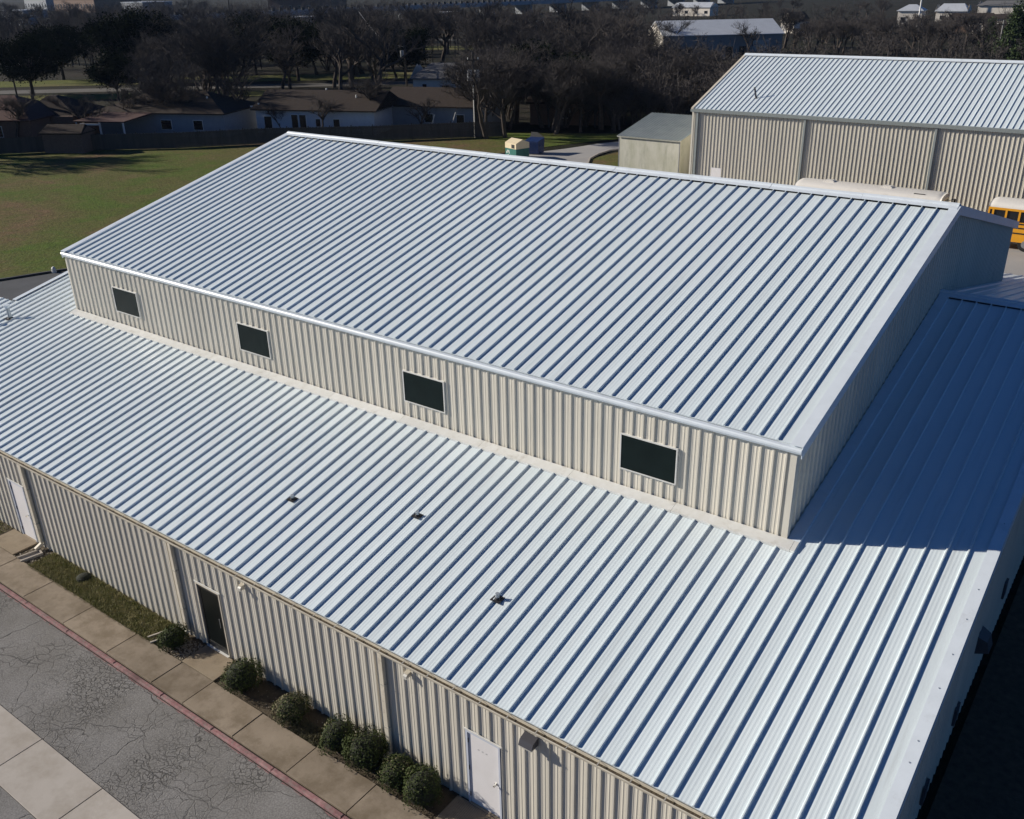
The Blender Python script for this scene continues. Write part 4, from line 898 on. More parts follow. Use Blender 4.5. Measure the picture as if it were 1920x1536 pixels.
# overpass
A, Bv = Vector((-352, 215, 5.5)), Vector((-268, 640, 6.5)); d = Bv-A; an = math.atan2(d.y, d.x)
hw = thing('highway_overpass', 'long grey highway overpass with pale parapet crossing behind the trees', 'overpass', A, an)
Ln = d.length
part_box('deck', (0, -9, -.9), (Ln, 9, 0), MT['greywall'], hw); part_box('road_surface', (0, -8.4, .001), (Ln, 8.4, .02), MT['road'], hw)
for s in (-1, 1): part_box('parapet', (0, s*8.7-.2, .0), (Ln, s*8.7+.2, .95), MT['greywall'], hw)
for k in range(int(Ln/26)): part_box('pier', (8+26*k, -6, -7), (9.4+26*k, 6, -.9), MT['greywall'], hw)
for k in range(int(Ln/3.6)): part_box('railing_post', (3.6*k, -8.95, .95), (3.6*k+1.5, -8.5, 2.1), MT['black'], hw)

# ------------------------------------------------------------------ poles and lamps
def pole(lab, x, y, h, arm=None, trans=0, name='utility_pole', m='polewood', r=.16, conduit=False):
    t = thing(name, lab, 'pole', (x, y, GZ), R(37))
    b = MB(); b.tube((0, 0, 0), (0, 0, h), r, r*.65, n=10); b.build('shaft', MT[m], t)
    if arm: b = MB(); b.box((-arm, -.06, h-.9), (arm, .06, h-.76)); b.build('crossarm', MT['polewood'], t)
    for k in range(trans):
        a = (-.42, .42, 0)[k]; b = MB(); b.tube((a, -.3, h*.68), (a, -.3, h*.68+1.15), .30, n=12); b.tube((a, -.3, h*.68+1.05), (a, -.3, h*.68+1.2), .06, n=6); b.build('transformer', MT['steel'], t)
    for k in (-1, 1):
        if arm: b = MB(); b.tube((k*arm*.85, 0, h-.76), (k*arm*.85, 0, h-.55), .05, n=6); b.build('insulator', MT['whitepvc'], t)
    if conduit: b = MB(); b.tube((-.05, -.2, 0), (-.05, -.2, h*.62), .06, n=8); b.build('conduit', MT['whitepvc'], t)
    return t
pole('tall utility pole with two grey transformers and white conduit at the fence end', -65.5, 77.4, 9.5, .7, 2, conduit=True, r=.21)
t = pole('dark utility pole with white insulators left of the small gabled house', -104.8, 108.6, 8.3, None, 1)
t = pole('leaning street light pole with a lamp arm above the far left house', -166, 74.1, 6.4, None, 1, name='street_light')
b = MB(); pa = [(0, 0, 4.6), (.5, -.2, 5.3), (1.2, -.3, 5.55), (1.9, -.35, 5.4)]
for p, q in zip(pa[:-1], pa[1:]): b.tube(p, q, .05, n=6)
b.build('lamp_arm', MT['steel'], t); b = MB(); b.tube((1.7, -.35, 5.42), (2.1, -.35, 5.30), .16, .2, n=10); b.build('lamp_head', MT['whitepvc'], t)
pole('thin pale pole with transformer box among the trees left of the barn', -74.4, 132.5, 7.4, .35, 1, m='road', r=.11)
pole('short utility pole with crossarm showing above the barn ridge at right', -34.6, 212.4, 7.6, 1.3, 0, m='road')
pole('tall pale highway light pole rising past the top right edge', -82, 333, 22, None, 0, name='light_pole', m='whitetrim', r=.28)
pole('tall dark pole in front of the overpass, left of centre', -330, 250, 12, None, 0, m='polewood', r=.3)
for lab, x, y in (('white guy-wire guard leaning left of its twin by the fence', -72.2, 76.6), ('white guy-wire guard nearer the tall utility pole', -71.2, 79.4)):
    t = thing('guy_wire', lab, 'guy wire', (x, y, GZ), R(37)); b = MB(); b.tube((0, 0, 0), (.85, 0, 2.3), .05, n=6); b.build('guard', MT['whitepvc'], t)
    b = MB(); b.tube((.85, 0, 2.3), (2.6, 0, 7.2), .012, n=4); b.build('wire', MT['polewood'], t)
b = MB(); p0, p1 = Vector((-104.8, 108.6, 7.2)), Vector((-128, 122, 12)); pts = [p0.lerp(p1, k/10)+Vector((0, 0, -1.6*math.sin(math.pi*k/10))) for k in range(11)]
for p, q in zip(pts[:-1], pts[1:]): b.tube(p, q, .018, n=4, caps=False)
tag(b.build('overhead_cable', MT['steel']), 'thin pale cable sagging from the dark utility pole into the trees', 'cable')

# ------------------------------------------------------------------ trees
def tree_meshes(seed, multi=False, slender=False):
    rg = random.Random(seed); tb, cb = MB(), MB()
    def branch(p, d, ln, r, lv):
        segs = 4 if lv < 2 else (3 if lv < 4 else 2); pts = [p]; cur = d.copy(); rad = [r]
        for k in range(segs):
            wob = .10 if lv == 0 else .22
            cur = (cur+Vector((rg.gauss(0, wob), rg.gauss(0, wob), rg.gauss(0, wob*.6)+(.06 if lv else 0)))).normalized()
            p = p+cur*(ln/segs); pts.append(p); rad.append(r*(1-.55*(k+1)/segs))
        tgt = tb if lv < 2 else cb
        for k in range(segs): tgt.tube(pts[k], pts[k+1], rad[k], rad[k+1], n=(7 if lv == 0 else 5 if lv < 2 else 3), caps=False)
        if lv >= 5: return
        nch = (rg.randint(4, 6), rg.randint(4, 6), rg.randint(4, 5), rg.randint(4, 5), rg.randint(3, 4))[lv]
        for c in range(nch):
            f = rg.uniform(.45 if lv == 0 else .25, 1.0); i = min(segs-1, int(f*segs)); q = pts[i].lerp(pts[i+1], f*segs-i)
            ax = Vector((rg.gauss(0, 1), rg.gauss(0, 1), rg.gauss(0, .5))).normalized()
            spread = (.75 if slender else 1.0)
            dd = (cur+ax*rg.uniform(.5, 1.0)*spread+Vector((0, 0, .22))).normalized()
            branch(q, dd, ln*rg.uniform(.50, .74)*(1 if lv else .95), max(.010, r*rg.uniform(.42, .58)), lv+1)
    if multi:
        n = rg.randint(4, 6)
        for k in range(n):
            a = 2*math.pi*k/n+rg.uniform(-.4, .4); t = rg.uniform(.18, .45)
            branch(Vector((.2*math.cos(a), .2*math.sin(a), 0)), Vector((t*math.cos(a), t*math.sin(a), 1)).normalized(), 4.6, .13, 1 if k % 2 else 0)
    else:
        branch(Vector((0, 0, -.1)), Vector((rg.gauss(0, .08), rg.gauss(0, .08), 1)).normalized(), 4.2, .24, 0)
    zs = max(v[2] for v in cb.v); k = 10.0/zs
    for m_ in (tb, cb): m_.v = [(x*k, y*k, z*k) for x, y, z in m_.v]
    return tb.mesh('trunk', MT['bark']), cb.mesh('crown', MT['twig'])
VAR = [tree_meshes(100), tree_meshes(101), tree_meshes(102), tree_meshes(103, slender=True), tree_meshes(104), tree_meshes(105, multi=True)]
def place_tree(x, y, ty, h, label, group, rot=None, name='bare_tree'):
    t = thing(name, label, 'tree', (x, y, GZ), random.uniform(0, 6.28) if rot is None else rot, group)
    s = h/10.0; k_ = random.uniform(1.15, 1.5); t.scale = (s*k_, s*k_*random.uniform(.9, 1.1), s)
    obj('trunk', VAR[ty][0], t); obj('crown', VAR[ty][1], t)
    return t
def leafy_meshes(seed, h, wd, m, size, n=9000, cone=False):
    rg = random.Random(seed); tb, cb = MB(), MB()
    th = h*(.28 if not cone else .08)
    tb.tube((0, 0, -.1), (rg.uniform(-.2, .2), 0, th), .32 if not cone else .2, .22, n=8, caps=False)
    cl = []
    for k in range(64):
        a = rg.uniform(0, 6.28); u = rg.uniform(0, 1)
        if cone:
            z = th+(h-th)*u**1.3; rr = wd/2*(1-u**1.3)*rg.uniform(.5, 1)
        else:
            z = th+(h-th)*(.18+.74*u); rr = wd/2*math.sqrt(max(0.02, 1-(2*(z-th)/(h-th)-1)**2))*rg.uniform(.25, .95)
        c = Vector((rr*math.cos(a), rr*math.sin(a), z)); cl.append((c, wd*rg.uniform(.07, .16)))
        if not cone and k % 3 == 0: tb.tube((0, 0, th*.9), c, .13, .03, n=5, caps=False)
    for k in range(n):
        c, r = cl[k % len(cl)]
        d = Vector((rg.gauss(0, 1), rg.gauss(0, 1), rg.gauss(0, .7))); p = c+d.normalized()*r*rg.uniform(.3, 1.15)
        u = Vector((rg.gauss(0, 1), rg.gauss(0, 1), rg.gauss(0, 1))).normalized(); v = u.cross(Vector((rg.gauss(0, 1), rg.gauss(0, 1), rg.gauss(0, 1)))).normalized(); s = size*rg.uniform(.6, 1.3)
        cb.face([p-u*s*.6, p-v*s*.35, p+u*s*.6, p+v*s*.35])
    return tb.mesh('trunk', MT['bark']), cb.mesh('crown', m)
TREES=[(-130.9,121.5,3,11.3,'b'),(-108.1,158.0,4,11.4,'b'),(-153.2,142.6,4,13.0,'b'),(-131.6,160.2,3,13.8,'b'),(-196.4,135.8,4,9.3,'b'),(-154.4,91.0,4,9.2,'b'),(-135.4,127.5,1,11.6,'b'),(-75.7,131.2,5,10.3,'b'),(-104.9,136.6,0,9.4,'b'),(-108.3,142.5,2,10.9,'b'),(-200.1,116.7,0,11.3,'b'),(-89.0,151.4,0,11.8,'b'),(-149.4,105.6,2,9.4,'b'),(-124.8,100.8,0,9.7,'b'),(-109.6,107.2,1,11.1,'b'),(-145.6,126.1,1,9.0,'b'),(-82.3,121.1,4,10.5,'b'),(-104.3,158.0,3,14.0,'b'),(-200.1,122.2,3,10.3,'b'),(-110.5,146.6,2,10.9,'b'),(-191.3,120.6,5,10.2,'b'),(-115.0,105.9,3,13.2,'b'),(-172.1,114.9,5,9.8,'b'),(-83.0,128.9,1,12.6,'b'),(-155.6,105.6,4,10.0,'b'),(-78.1,127.8,4,9.4,'b'),(-139.7,139.2,5,12.5,'b'),(-193.6,114.6,3,10.2,'b'),(-189.1,115.5,4,11.9,'b'),(-138.2,149.1,0,13.6,'b'),(-138.4,132.1,2,13.8,'b'),(-168.8,99.0,3,9.3,'b'),(-168.8,136.4,0,9.4,'b'),(-85.8,132.0,5,9.6,'b'),(-92.3,153.7,0,12.4,'b'),(-124.4,110.6,3,11.9,'b'),(-162.8,101.6,2,13.4,'b'),(-112.3,141.5,5,12.5,'b'),(-124.4,127.2,4,9.1,'b'),(-124.4,121.1,3,10.3,'b'),(-141.2,96.0,5,13.7,'b'),(-151.4,134.5,5,11.2,'b'),(-88.4,121.2,1,10.9,'b'),(-165.3,110.0,0,12.6,'b'),(-95.7,156.9,1,9.6,'b'),(-103.0,146.1,4,11.5,'b'),(-131.3,104.5,4,11.3,'b'),(-205.6,130.4,4,9.2,'b'),(-203.8,121.6,3,9.9,'b'),(-113.3,149.9,1,13.0,'b'),(-98.3,168.1,0,12.1,'b'),(-82.5,136.5,1,13.1,'b'),(-88.7,144.7,1,11.0,'b'),(-147.2,91.6,5,10.9,'b'),(-149.5,139.6,0,10.9,'b'),(-95.3,133.0,5,9.6,'b'),(-68.1,89.2,0,9.9,'w'),(-58.5,84.1,2,7.0,'w'),(-65.9,101.4,4,6.3,'w'),(-62.9,87.7,2,7.9,'w'),(-65.6,79.7,0,7.7,'w'),(-69.3,84.7,5,9.2,'w'),(-73.5,93.3,4,9.6,'w'),(-60.1,86.0,3,9.8,'w'),(-65.1,93.6,5,8.2,'w'),(-67.6,86.1,4,7.0,'w'),(-55.7,90.1,2,9.4,'w'),(-55.3,92.5,4,8.0,'w'),(-69.5,96.4,0,8.4,'w'),(-63.6,77.1,4,9.7,'w'),(-62.1,78.8,3,7.7,'w'),(-65.7,84.4,2,6.5,'w'),(-71.4,92.1,5,7.1,'w'),(-62.6,96.3,3,6.4,'w'),(-64.2,99.0,4,8.5,'w'),(-56.9,87.2,3,6.1,'w'),(-60.4,89.4,5,8.1,'w'),(-62.7,93.3,1,7.3,'w'),(-61.5,100.1,1,6.5,'w'),(-70.6,87.9,3,9.3,'w'),(-58.7,91.2,5,9.3,'w'),(-67.3,95.4,0,6.8,'w'),(-59.9,105.3,5,6.4,'w'),(-77.9,97.2,3,6.3,'w'),(-88.7,113.1,3,8.1,'w'),(-75.8,111.0,0,8.5,'w'),(-95.0,118.5,3,7.8,'w'),(-71.9,120.8,1,8.4,'w'),(-80.2,101.6,2,9.6,'w'),(-65.1,112.5,5,9.8,'w'),(-80.8,125.9,4,9.9,'w'),(-73.1,126.5,0,9.0,'w'),(-63.9,109.2,3,6.5,'w'),(-79.5,111.5,2,9.1,'w'),(-79.3,132.3,2,7.2,'w'),(-57.9,109.3,0,6.9,'w'),(-62.4,115.3,2,6.9,'w'),(-85.4,124.0,0,7.6,'w'),(-73.3,137.5,4,6.4,'w'),(-83.9,113.2,4,6.2,'w'),(-92.1,117.6,2,8.2,'w'),(-67.2,107.7,0,8.2,'w'),(-139.2,158.1,3,12.7,'c'),(-266.9,153.8,1,12.4,'c'),(-180.3,172.8,3,12.8,'c'),(-208.0,169.5,4,10.2,'c'),(-190.9,180.4,2,11.2,'c'),(-217.5,146.9,2,9.1,'c'),(-142.1,188.3,1,10.6,'c'),(-196.6,231.0,2,12.0,'c'),(-236.3,115.0,2,9.3,'c'),(-128.6,208.6,3,10.0,'c'),(-182.1,236.6,0,12.7,'c'),(-157.3,194.2,1,11.4,'c'),(-259.3,139.9,3,9.5,'c'),(-140.1,212.2,1,9.5,'c'),(-192.6,161.2,3,11.4,'c'),(-158.2,173.2,2,12.1,'c'),(-157.3,147.3,2,11.9,'c'),(-295.4,191.1,2,12.1,'c'),(-182.7,196.9,2,11.4,'c'),(-143.6,177.4,1,11.5,'c'),(-170.9,221.1,1,11.0,'c'),(-190.5,213.9,0,11.5,'c'),(-332.9,157.7,0,11.5,'c'),(-271.3,144.3,0,12.0,'c'),(-142.5,234.0,1,11.5,'c'),(-221.6,169.6,1,10.4,'c'),(-230.7,209.1,0,12.2,'c'),(-181.0,151.8,1,10.8,'c'),(-158.0,202.2,1,10.5,'c'),(-224.5,161.0,1,10.7,'c'),(-264.6,203.4,2,9.3,'c'),(-184.0,162.9,2,12.3,'c'),(-324.8,153.5,4,9.3,'c'),(-213.1,147.8,2,10.1,'c'),(-284.9,161.1,2,10.5,'c'),(-249.9,134.9,4,11.4,'c'),(-117.1,188.8,2,10.8,'c'),(-153.5,213.3,2,9.9,'c'),(-231.1,215.8,2,9.1,'c'),(-157.9,182.4,1,12.0,'c'),(-231.2,176.2,1,12.3,'c'),(-211.1,209.6,3,12.5,'c'),(-298.0,204.5,4,9.2,'c'),(-289.5,167.5,0,11.6,'c'),(-170.4,237.6,4,10.2,'c'),(-200.2,193.6,2,11.9,'c'),(-150.1,241.2,1,9.4,'c'),(-144.0,203.9,1,11.0,'c'),(-133.1,216.7,3,10.6,'c'),(-189.1,136.4,1,11.0,'c'),(-172.7,164.1,4,12.7,'c'),(-186.8,149.1,2,12.4,'c'),(-124.8,173.5,3,12.8,'c'),(-168.1,184.6,0,12.2,'c'),(-217.3,177.7,1,10.0,'c'),(-248.5,142.9,1,10.3,'c'),(-213.8,167.1,2,12.9,'c'),(-312.3,158.0,0,10.2,'c'),(-223.5,126.1,0,12.0,'c'),(-298.0,141.3,0,10.3,'c'),(-61.2,228.3,3,7.3,'d'),(-95.2,252.1,2,7.4,'d'),(-38.2,240.2,2,7.0,'d'),(-66.7,202.3,4,7.8,'d'),(-84.1,251.5,1,7.9,'d'),(-77.1,227.9,4,7.8,'d'),(-57.3,274.9,1,8.2,'d'),(-38.2,216.6,3,7.9,'d'),(-52.6,231.0,1,6.7,'d'),(-56.8,267.0,4,5.9,'d'),(-79.3,268.6,4,7.8,'d'),(-40.9,220.8,0,6.6,'d'),(-60.7,233.8,3,7.6,'d'),(-66.2,233.5,0,7.9,'d'),(-75.7,259.7,2,6.4,'d'),(-33.3,233.9,0,6.6,'d'),(-64.2,268.2,3,7.5,'d'),(-47.6,220.6,0,7.5,'d'),(-59.6,257.8,4,5.8,'d'),(-45.0,217.0,1,8.2,'d'),(-36.1,227.3,2,7.8,'d'),(-75.1,266.6,1,6.1,'d'),(-56.2,251.1,2,7.2,'d'),(-53.6,272.8,1,7.4,'d'),(-68.3,213.6,2,8.3,'d'),(-74.4,230.1,1,7.8,'d'),(-48.8,249.0,2,8.3,'d'),(-56.5,221.1,4,7.6,'d'),(-32.9,225.9,4,7.1,'d'),(-85.1,231.9,4,6.6,'d'),(-62.9,214.5,0,7.3,'d'),(-80.1,228.9,1,7.2,'d'),(-72.9,238.1,2,6.5,'d'),(-41.7,253.4,3,8.1,'d'),(-67.9,216.6,1,8.2,'d'),(-65.0,229.8,4,8.2,'d'),(-73.3,212.6,2,8.0,'d'),(-37.1,233.1,2,7.8,'d'),(-58.6,226.3,0,6.0,'d'),(-88.7,267.8,4,6.7,'d'),(-71.8,259.5,4,5.9,'d'),(-66.8,241.1,2,7.0,'d'),(-72.7,226.6,4,6.5,'d'),(-69.7,239.0,0,6.5,'d'),(-81.3,221.4,0,6.2,'d'),(-49.6,260.6,3,8.4,'d'),(-81.2,262.9,1,7.1,'d'),(-51.0,209.4,0,8.5,'d'),(-322.0,222.3,2,11.5,'e'),(-372.8,220.5,1,10.6,'e'),(-611.4,369.1,0,8.4,'e'),(-521.8,378.5,4,10.3,'e'),(-519.9,317.2,2,8.1,'e'),(-517.9,273.0,3,11.3,'e'),(-506.8,300.2,4,8.9,'e'),(-487.5,274.9,2,9.2,'e'),(-337.9,207.0,3,11.5,'e'),(-389.7,205.7,0,8.8,'e'),(-426.7,314.9,3,8.1,'e'),(-367.9,243.2,4,8.8,'e'),(-526.8,352.4,0,10.6,'e'),(-385.3,214.8,2,11.5,'e'),(-534.5,372.8,3,9.7,'e'),(-443.7,225.8,2,8.7,'e'),(-433.5,234.2,2,9.5,'e'),(-327.7,218.5,4,10.1,'e'),(-290.6,227.1,1,10.7,'e'),(-377.5,187.1,3,11.7,'e'),(-395.8,195.0,0,10.4,'e'),(-577.0,324.0,4,8.3,'e'),(-402.6,222.5,1,8.7,'e'),(-583.4,412.1,1,12.0,'e'),(-536.6,263.2,4,9.5,'e'),(-372.4,286.6,1,8.3,'e'),(-310.4,219.1,2,10.6,'e'),(-389.9,278.8,4,11.3,'e'),(-314.1,205.9,4,8.7,'e'),(-506.4,364.7,4,9.7,'e'),(-399.1,269.3,2,11.1,'e'),(-475.7,343.9,3,10.2,'e'),(-359.3,265.5,2,8.1,'e'),(-340.4,216.9,1,9.3,'e'),(-392.6,256.6,3,10.0,'e'),(-726.3,360.3,1,10.3,'e'),(-360.0,226.6,1,10.5,'e'),(-547.5,271.8,2,11.3,'e'),(-337.7,234.6,4,10.0,'e'),(-411.9,275.7,3,9.0,'e'),(-437.8,227.4,4,11.1,'e'),(-575.6,336.8,0,8.5,'e'),(-373.4,262.8,1,8.6,'e'),(-381.7,230.1,0,8.0,'e'),(-446.2,264.6,0,9.6,'e'),(-500.0,281.1,0,11.9,'e'),(-209.4,257.8,4,5.7,'e'),(-274.4,255.5,1,6.3,'e'),(-329.8,277.1,2,6.0,'e'),(-180.7,274.8,0,5.5,'e'),(-205.1,236.5,2,6.7,'e'),(-175.5,253.8,1,6.4,'e'),(-235.8,239.7,3,6.1,'e'),(-315.8,258.8,1,5.6,'e'),(-264.2,299.1,1,6.2,'e'),(-217.0,252.1,3,6.3,'e'),(-176.2,270.2,3,5.6,'e'),(-297.8,302.7,2,6.1,'e'),(-321.2,304.7,1,7.2,'e'),(-239.0,263.3,1,5.8,'e'),(-293.4,293.9,2,5.4,'e'),(-254.6,234.6,0,5.1,'e'),(-278.6,271.5,0,7.6,'e'),(-281.0,284.9,4,7.0,'e'),(-263.4,253.0,3,5.1,'e'),(-285.0,248.5,0,5.6,'e'),(-258.7,266.8,1,6.6,'e'),(-252.5,285.2,3,7.0,'e'),(-221.2,397.7,2,6.6,'e'),(-166.4,423.9,4,7.6,'e'),(-192.7,377.6,2,6.8,'e'),(-180.2,281.0,2,7.0,'e'),(-163.8,270.4,4,7.1,'e'),(-79.7,279.7,2,5.7,'e'),(-135.1,440.7,3,5.4,'e'),(-72.6,288.1,1,6.4,'e'),(-53.6,292.9,2,5.2,'e'),(-144.0,376.8,2,5.2,'e'),(-227.4,364.0,2,6.7,'e'),(-85.8,277.9,2,5.1,'e'),(-266.2,444.2,4,6.2,'e'),(-158.2,386.8,3,7.6,'e'),(-258.3,414.8,4,5.8,'e'),(-194.4,306.3,2,5.7,'e'),(-114.7,403.4,0,7.8,'e'),(-64.1,293.7,2,5.8,'e'),(-264.6,454.7,1,7.1,'e'),(-107.3,347.7,4,5.9,'e'),(-149.7,366.2,4,6.5,'e'),(-111.6,373.7,1,7.8,'e'),(-47.1,307.5,2,5.3,'e'),(-157.4,417.4,3,7.6,'e'),(-234.2,381.9,4,7.2,'e'),(-118.0,416.1,1,7.5,'e'),(-89.9,294.0,1,5.4,'e'),(-205.9,405.5,0,6.4,'e'),(-82.8,301.9,1,5.8,'e'),(-188.7,388.8,3,6.2,'e'),(-122.1,427.9,1,7.1,'e'),(-256.1,446.8,2,6.1,'e'),(-238.2,439.4,3,7.4,'e'),(-67.6,279.9,3,7.0,'e'),(-130.9,391.4,3,5.8,'e'),(-169.3,389.5,0,5.5,'e')]
NAMED=[(-119.8,72.9,5,9.6),(-122.9,85.7,5,15),(-126.6,84.7,5,12),(-104.4,100.6,1,14.5),(-109.6,98.0,3,12),(-67.3,80.5,2,10.5),(-54.8,111.5,5,9.2),(-85.5,71.5,0,4.2),(-81.3,144.9,3,9),(-94.5,173.4,0,9.5),(-95.7,187.9,1,9.5),(-80.9,193.8,4,8.5),(-112.5,181.2,0,9),(-109.4,179.3,3,8.5),(-108.9,182.6,4,9),(-106.1,182.2,1,9),(-49.7,218.8,2,8),(-87.3,230.4,2,10)]
OAKS=[(-164.1,76.0,9.5,15),(-143.2,79.5,6.8,8.5),(-169.5,100.8,12.5,20),(-188.3,95.6,10,16),(-139.6,115.8,10.5,16),(-158.9,121.3,11,15),(-79.9,109.8,8,10),(-68.9,104.8,7,9),(-121.5,126.4,9,12),(-59.8,97.3,6,8)]
CEDARS=[(-31.8,210.6,10.5,9),(-39.9,229.2,7,6),(-30.9,219.8,9,7)]
YARD=[(-102.7, 61.0, 5, 9.2, 'bare multi-stemmed yard tree before the ranch house, close behind the fence'), (-96.4, 67.0, 0, 8, 'bare yard tree between the ranch house and the white house'), (-83.3, 69.2, 3, 5, 'small pale bare tree before the white house windows'), (-107.9, 51.6, 1, 6, 'bare sapling beside the garden shed'), (-80.5, 74.2, 2, 7.5, 'bare yard tree at the right end of the white house'), (-72.8, 76.0, 0, 4.5, 'low bare tree before the grey house wall'), (-107.3, 57.9, 3, 6.5, 'slim bare tree beside the ranch house porch'), (-89.1, 68.0, 4, 4, 'low bare shrub tree before the patio door'), (-111.0, 45.2, 2, 6.5, 'bare tree before the far left brick house')]
GL = {'b': ('bare winter tree in the dark belt behind the houses', 'bare trees behind the houses'),
      'w': ('bare tree in the dark thicket beyond the curved drive', 'thicket beyond the drive'),
      'c': ('bare tree in the second dark row, farther than the houses', 'bare trees of the second row'),
      'd': ('low bare tree in the brush beyond the barn roof', 'brush beyond the barn'),
      'e': ('distant bare tree near the top of the photo, before the far buildings', 'distant bare trees')}
for x, y, ty, h, g in TREES: place_tree(x, y, ty, h, *GL[g])
NL = ['multi-stemmed bare tree just behind the ranch house roof', 'tallest multi-stemmed bare tree between ranch house and white house', 'bare multi-stemmed tree just left of the tallest one',
      'big leaning bare tree above the gap between white and grey houses', 'broad bare tree behind the white house roof', 'wide low-branched bare tree beside the tall utility pole',
      'slender upright bare tree left of the barn gable', 'small bare tree behind the white house', 'bare tree beside the thin pale pole', 'bare tree before the pale warehouse gable',
      'bare tree silhouetted on the warehouse roof, left part', 'bare tree silhouetted on the warehouse roof, right part', 'leftmost trunk of the thin row left of the warehouse', 'second thin trunk left of the warehouse',
      'third thin trunk left of the warehouse', 'thin trunk nearest the warehouse gable', 'forked dark tree in the brush above the barn ridge', 'dark tree between warehouse and white cottage']
for (x, y, ty, h), lab in zip(NAMED, NL): place_tree(x, y, ty, h, lab, None)
OL = ['broad dark live oak above the far left brick house', 'small round dark oak with bare trunk between the two left roofs', 'huge black evergreen oak mass at upper left', 'dark oak crown behind the left clearing', 'dark evergreen oak behind the white house',
      'dark oak right of the tallest bare tree', 'dark evergreen in the thicket, left part', 'dark evergreen in the thicket, middle', 'dark oak left of the small gabled house', 'dark evergreen near the shed roof']
lo = [leafy_meshes(k, 10, 14, MT['evergreen'], .30, 17000) for k in (201, 202)]
for k, ((x, y, h, w_), lab) in enumerate(zip(OAKS, OL)):
    t = thing('live_oak', lab, 'tree', (x, y, GZ), random.uniform(0, 6.28), 'dark evergreen oaks'); t.scale = (w_/14, w_/14, h/10)
    obj('trunk', lo[k % 2][0], t); obj('crown', lo[k % 2][1], t)
lc = leafy_meshes(301, 10, 8, MT['cedar'], .35, 9000, True)
for (x, y, h, w_), lab in zip(CEDARS, ['large dark green cedar at the right edge behind the barn', 'smaller green cedar left of the large one', 'green cedar cut by the right edge']):
    t = thing('cedar_tree', lab, 'tree', (x, y, GZ), random.uniform(0, 6.28), 'green cedars behind the barn'); t.scale = (w_/8, w_/8, h/10)
    obj('trunk', lc[0], t); obj('crown', lc[1], t)
# trees just outside the frame whose shadow lies on the lawn
for x, y, h, ty, lab in ((-107.5, 34.4, 9, 0, 'bare tree left of the frame shading the back of the lawn'), (-112, 37.0, 13, 2, 'taller bare tree left of the frame beyond the fence'), (-103.5, 31.5, 9, 4, 'bare tree left of the frame nearest the lawn'), (-116, 36.0, 12, 1, 'farthest bare tree left of the frame beyond the fence')):
    place_tree(x, y, ty, h, lab, None)
for x, y, ty, h, lab in YARD: place_tree(x, y, ty, h, lab, None)

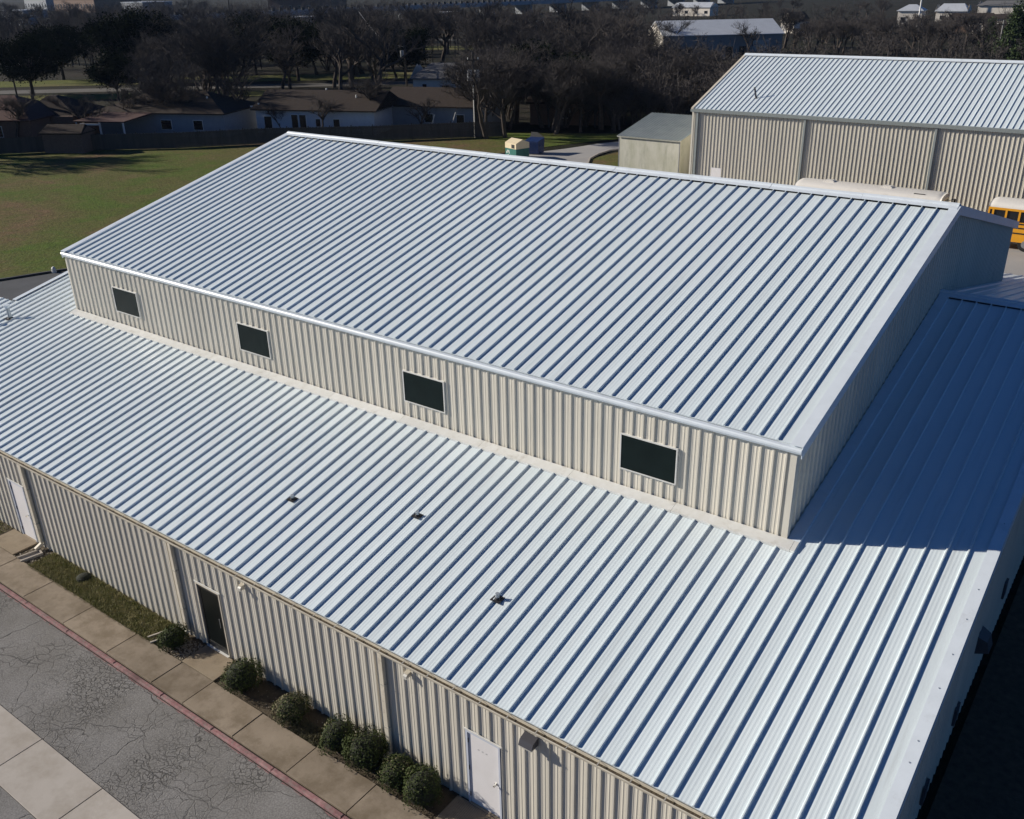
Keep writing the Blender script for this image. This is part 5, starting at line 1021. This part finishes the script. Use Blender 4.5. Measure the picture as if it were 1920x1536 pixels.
# far wood that reads as one mass: thousands of thin twigs on hundreds of small trunks, joined
def simple_tree(b, x, y, h, wd, rg):
    b.tube((x, y, GZ), (x+rg.uniform(-.4, .4), y+rg.uniform(-.4, .4), h*.55), .16, .07, n=4, caps=False)
    for k in range(9):
        a = rg.uniform(0, 6.28); z0 = h*rg.uniform(.18, .5); rr = wd*.5*rg.uniform(.5, 1); z1 = h*rg.uniform(.55, .98)
        p, q = Vector((x, y, z0)), Vector((x+rr*math.cos(a), y+rr*math.sin(a), z1)); b.tube(p, q, .07, .02, n=3, caps=False)
        for j in range(15):
            f = rg.uniform(.25, 1); c = p.lerp(q, f); d = Vector((rg.gauss(0, 1), rg.gauss(0, 1), rg.gauss(.5, .7))).normalized()*h*rg.uniform(.08, .2)
            e = c+d; n_ = d.cross(Vector((rg.gauss(0, 1), rg.gauss(0, 1), rg.gauss(0, 1)))).normalized()*rg.uniform(.02, .045)
            b.face([c-n_, c+n_, e])
            for i in range(2):
                d2 = (d.normalized()+Vector((rg.gauss(0, .6), rg.gauss(0, .6), rg.gauss(0, .6)))).normalized()*h*rg.uniform(.05, .11); o_ = c.lerp(e, rg.uniform(.3, .9))
                n2 = d2.cross(Vector((rg.gauss(0, 1), rg.gauss(0, 1), rg.gauss(0, 1)))).normalized()*.025
                b.face([o_-n2, o_+n2, o_+d2])
rg = random.Random(77); b = MB()
WOOD = ((330, (-330, 60), (-150, 120), (-110, 215), (-300, 230), 7, 12), (150, (-95, 108), (-42, 98), (-45, 150), (-110, 160), 5, 9), (140, (-80, 175), (-10, 118), (20, 200), (-60, 235), 4, 7),
        (230, (-620, 150), (-300, 215), (-250, 300), (-560, 380), 8, 12), (130, (-220, 250), (-30, 225), (-20, 330), (-230, 420), 5, 8), (70, (-62, 86), (-44, 92), (-44, 104), (-66, 100), 4, 7))
KEEP = ((-100.3, 104, 13), (-105, 107, 9), (-112, 99, 9), (-92, 190, 20), (-80, 190, 20), (-75, 200, 18), (-74, 132, 5), (-90, 96, 7), (-150, 112, 12), (-172, 92, 16), (-155, 84, 16), (-140, 100, 10))
for n, A_, B_, C_, D_, h0, h1 in WOOD:
    A_, B_, C_, D_ = (Vector((*p, 0)) for p in (A_, B_, C_, D_))
    for k in range(n):
        u, v = rg.random(), rg.random(); p = A_.lerp(B_, u).lerp(D_.lerp(C_, u), v)
        if any((p.x-a)**2+(p.y-c)**2 < r*r for a, c, r in KEEP): continue
        h = rg.uniform(h0, h1); simple_tree(b, p.x, p.y, h, h*rg.uniform(.6, .95), rg)
tag(b.build('woodland', MT['twig']), 'dark leafless wood filling the land behind the houses', 'wood', kind='stuff')

# ------------------------------------------------------------------ thin blue haze, added to lift the far tones
b = MB(); b.box((-4020, -4020, -1.4), (4020, 4020, 34))
hm = bpy.data.materials.new('haze_air'); hm.use_nodes = True; n = hm.node_tree.nodes; n.remove(n['Principled BSDF'])
pv = n.new('ShaderNodeVolumePrincipled'); pv.inputs['Color'].default_value = (0.50, 0.68, 1.0, 1); pv.inputs['Density'].default_value = 0.00005; pv.inputs['Anisotropy'].default_value = 0.0
hm.node_tree.links.new(pv.outputs[0], n['Material Output'].inputs['Volume'])
tag(b.build('haze', hm), kind='stuff', label='thin bluish haze added to lift the far trees', cat='haze')
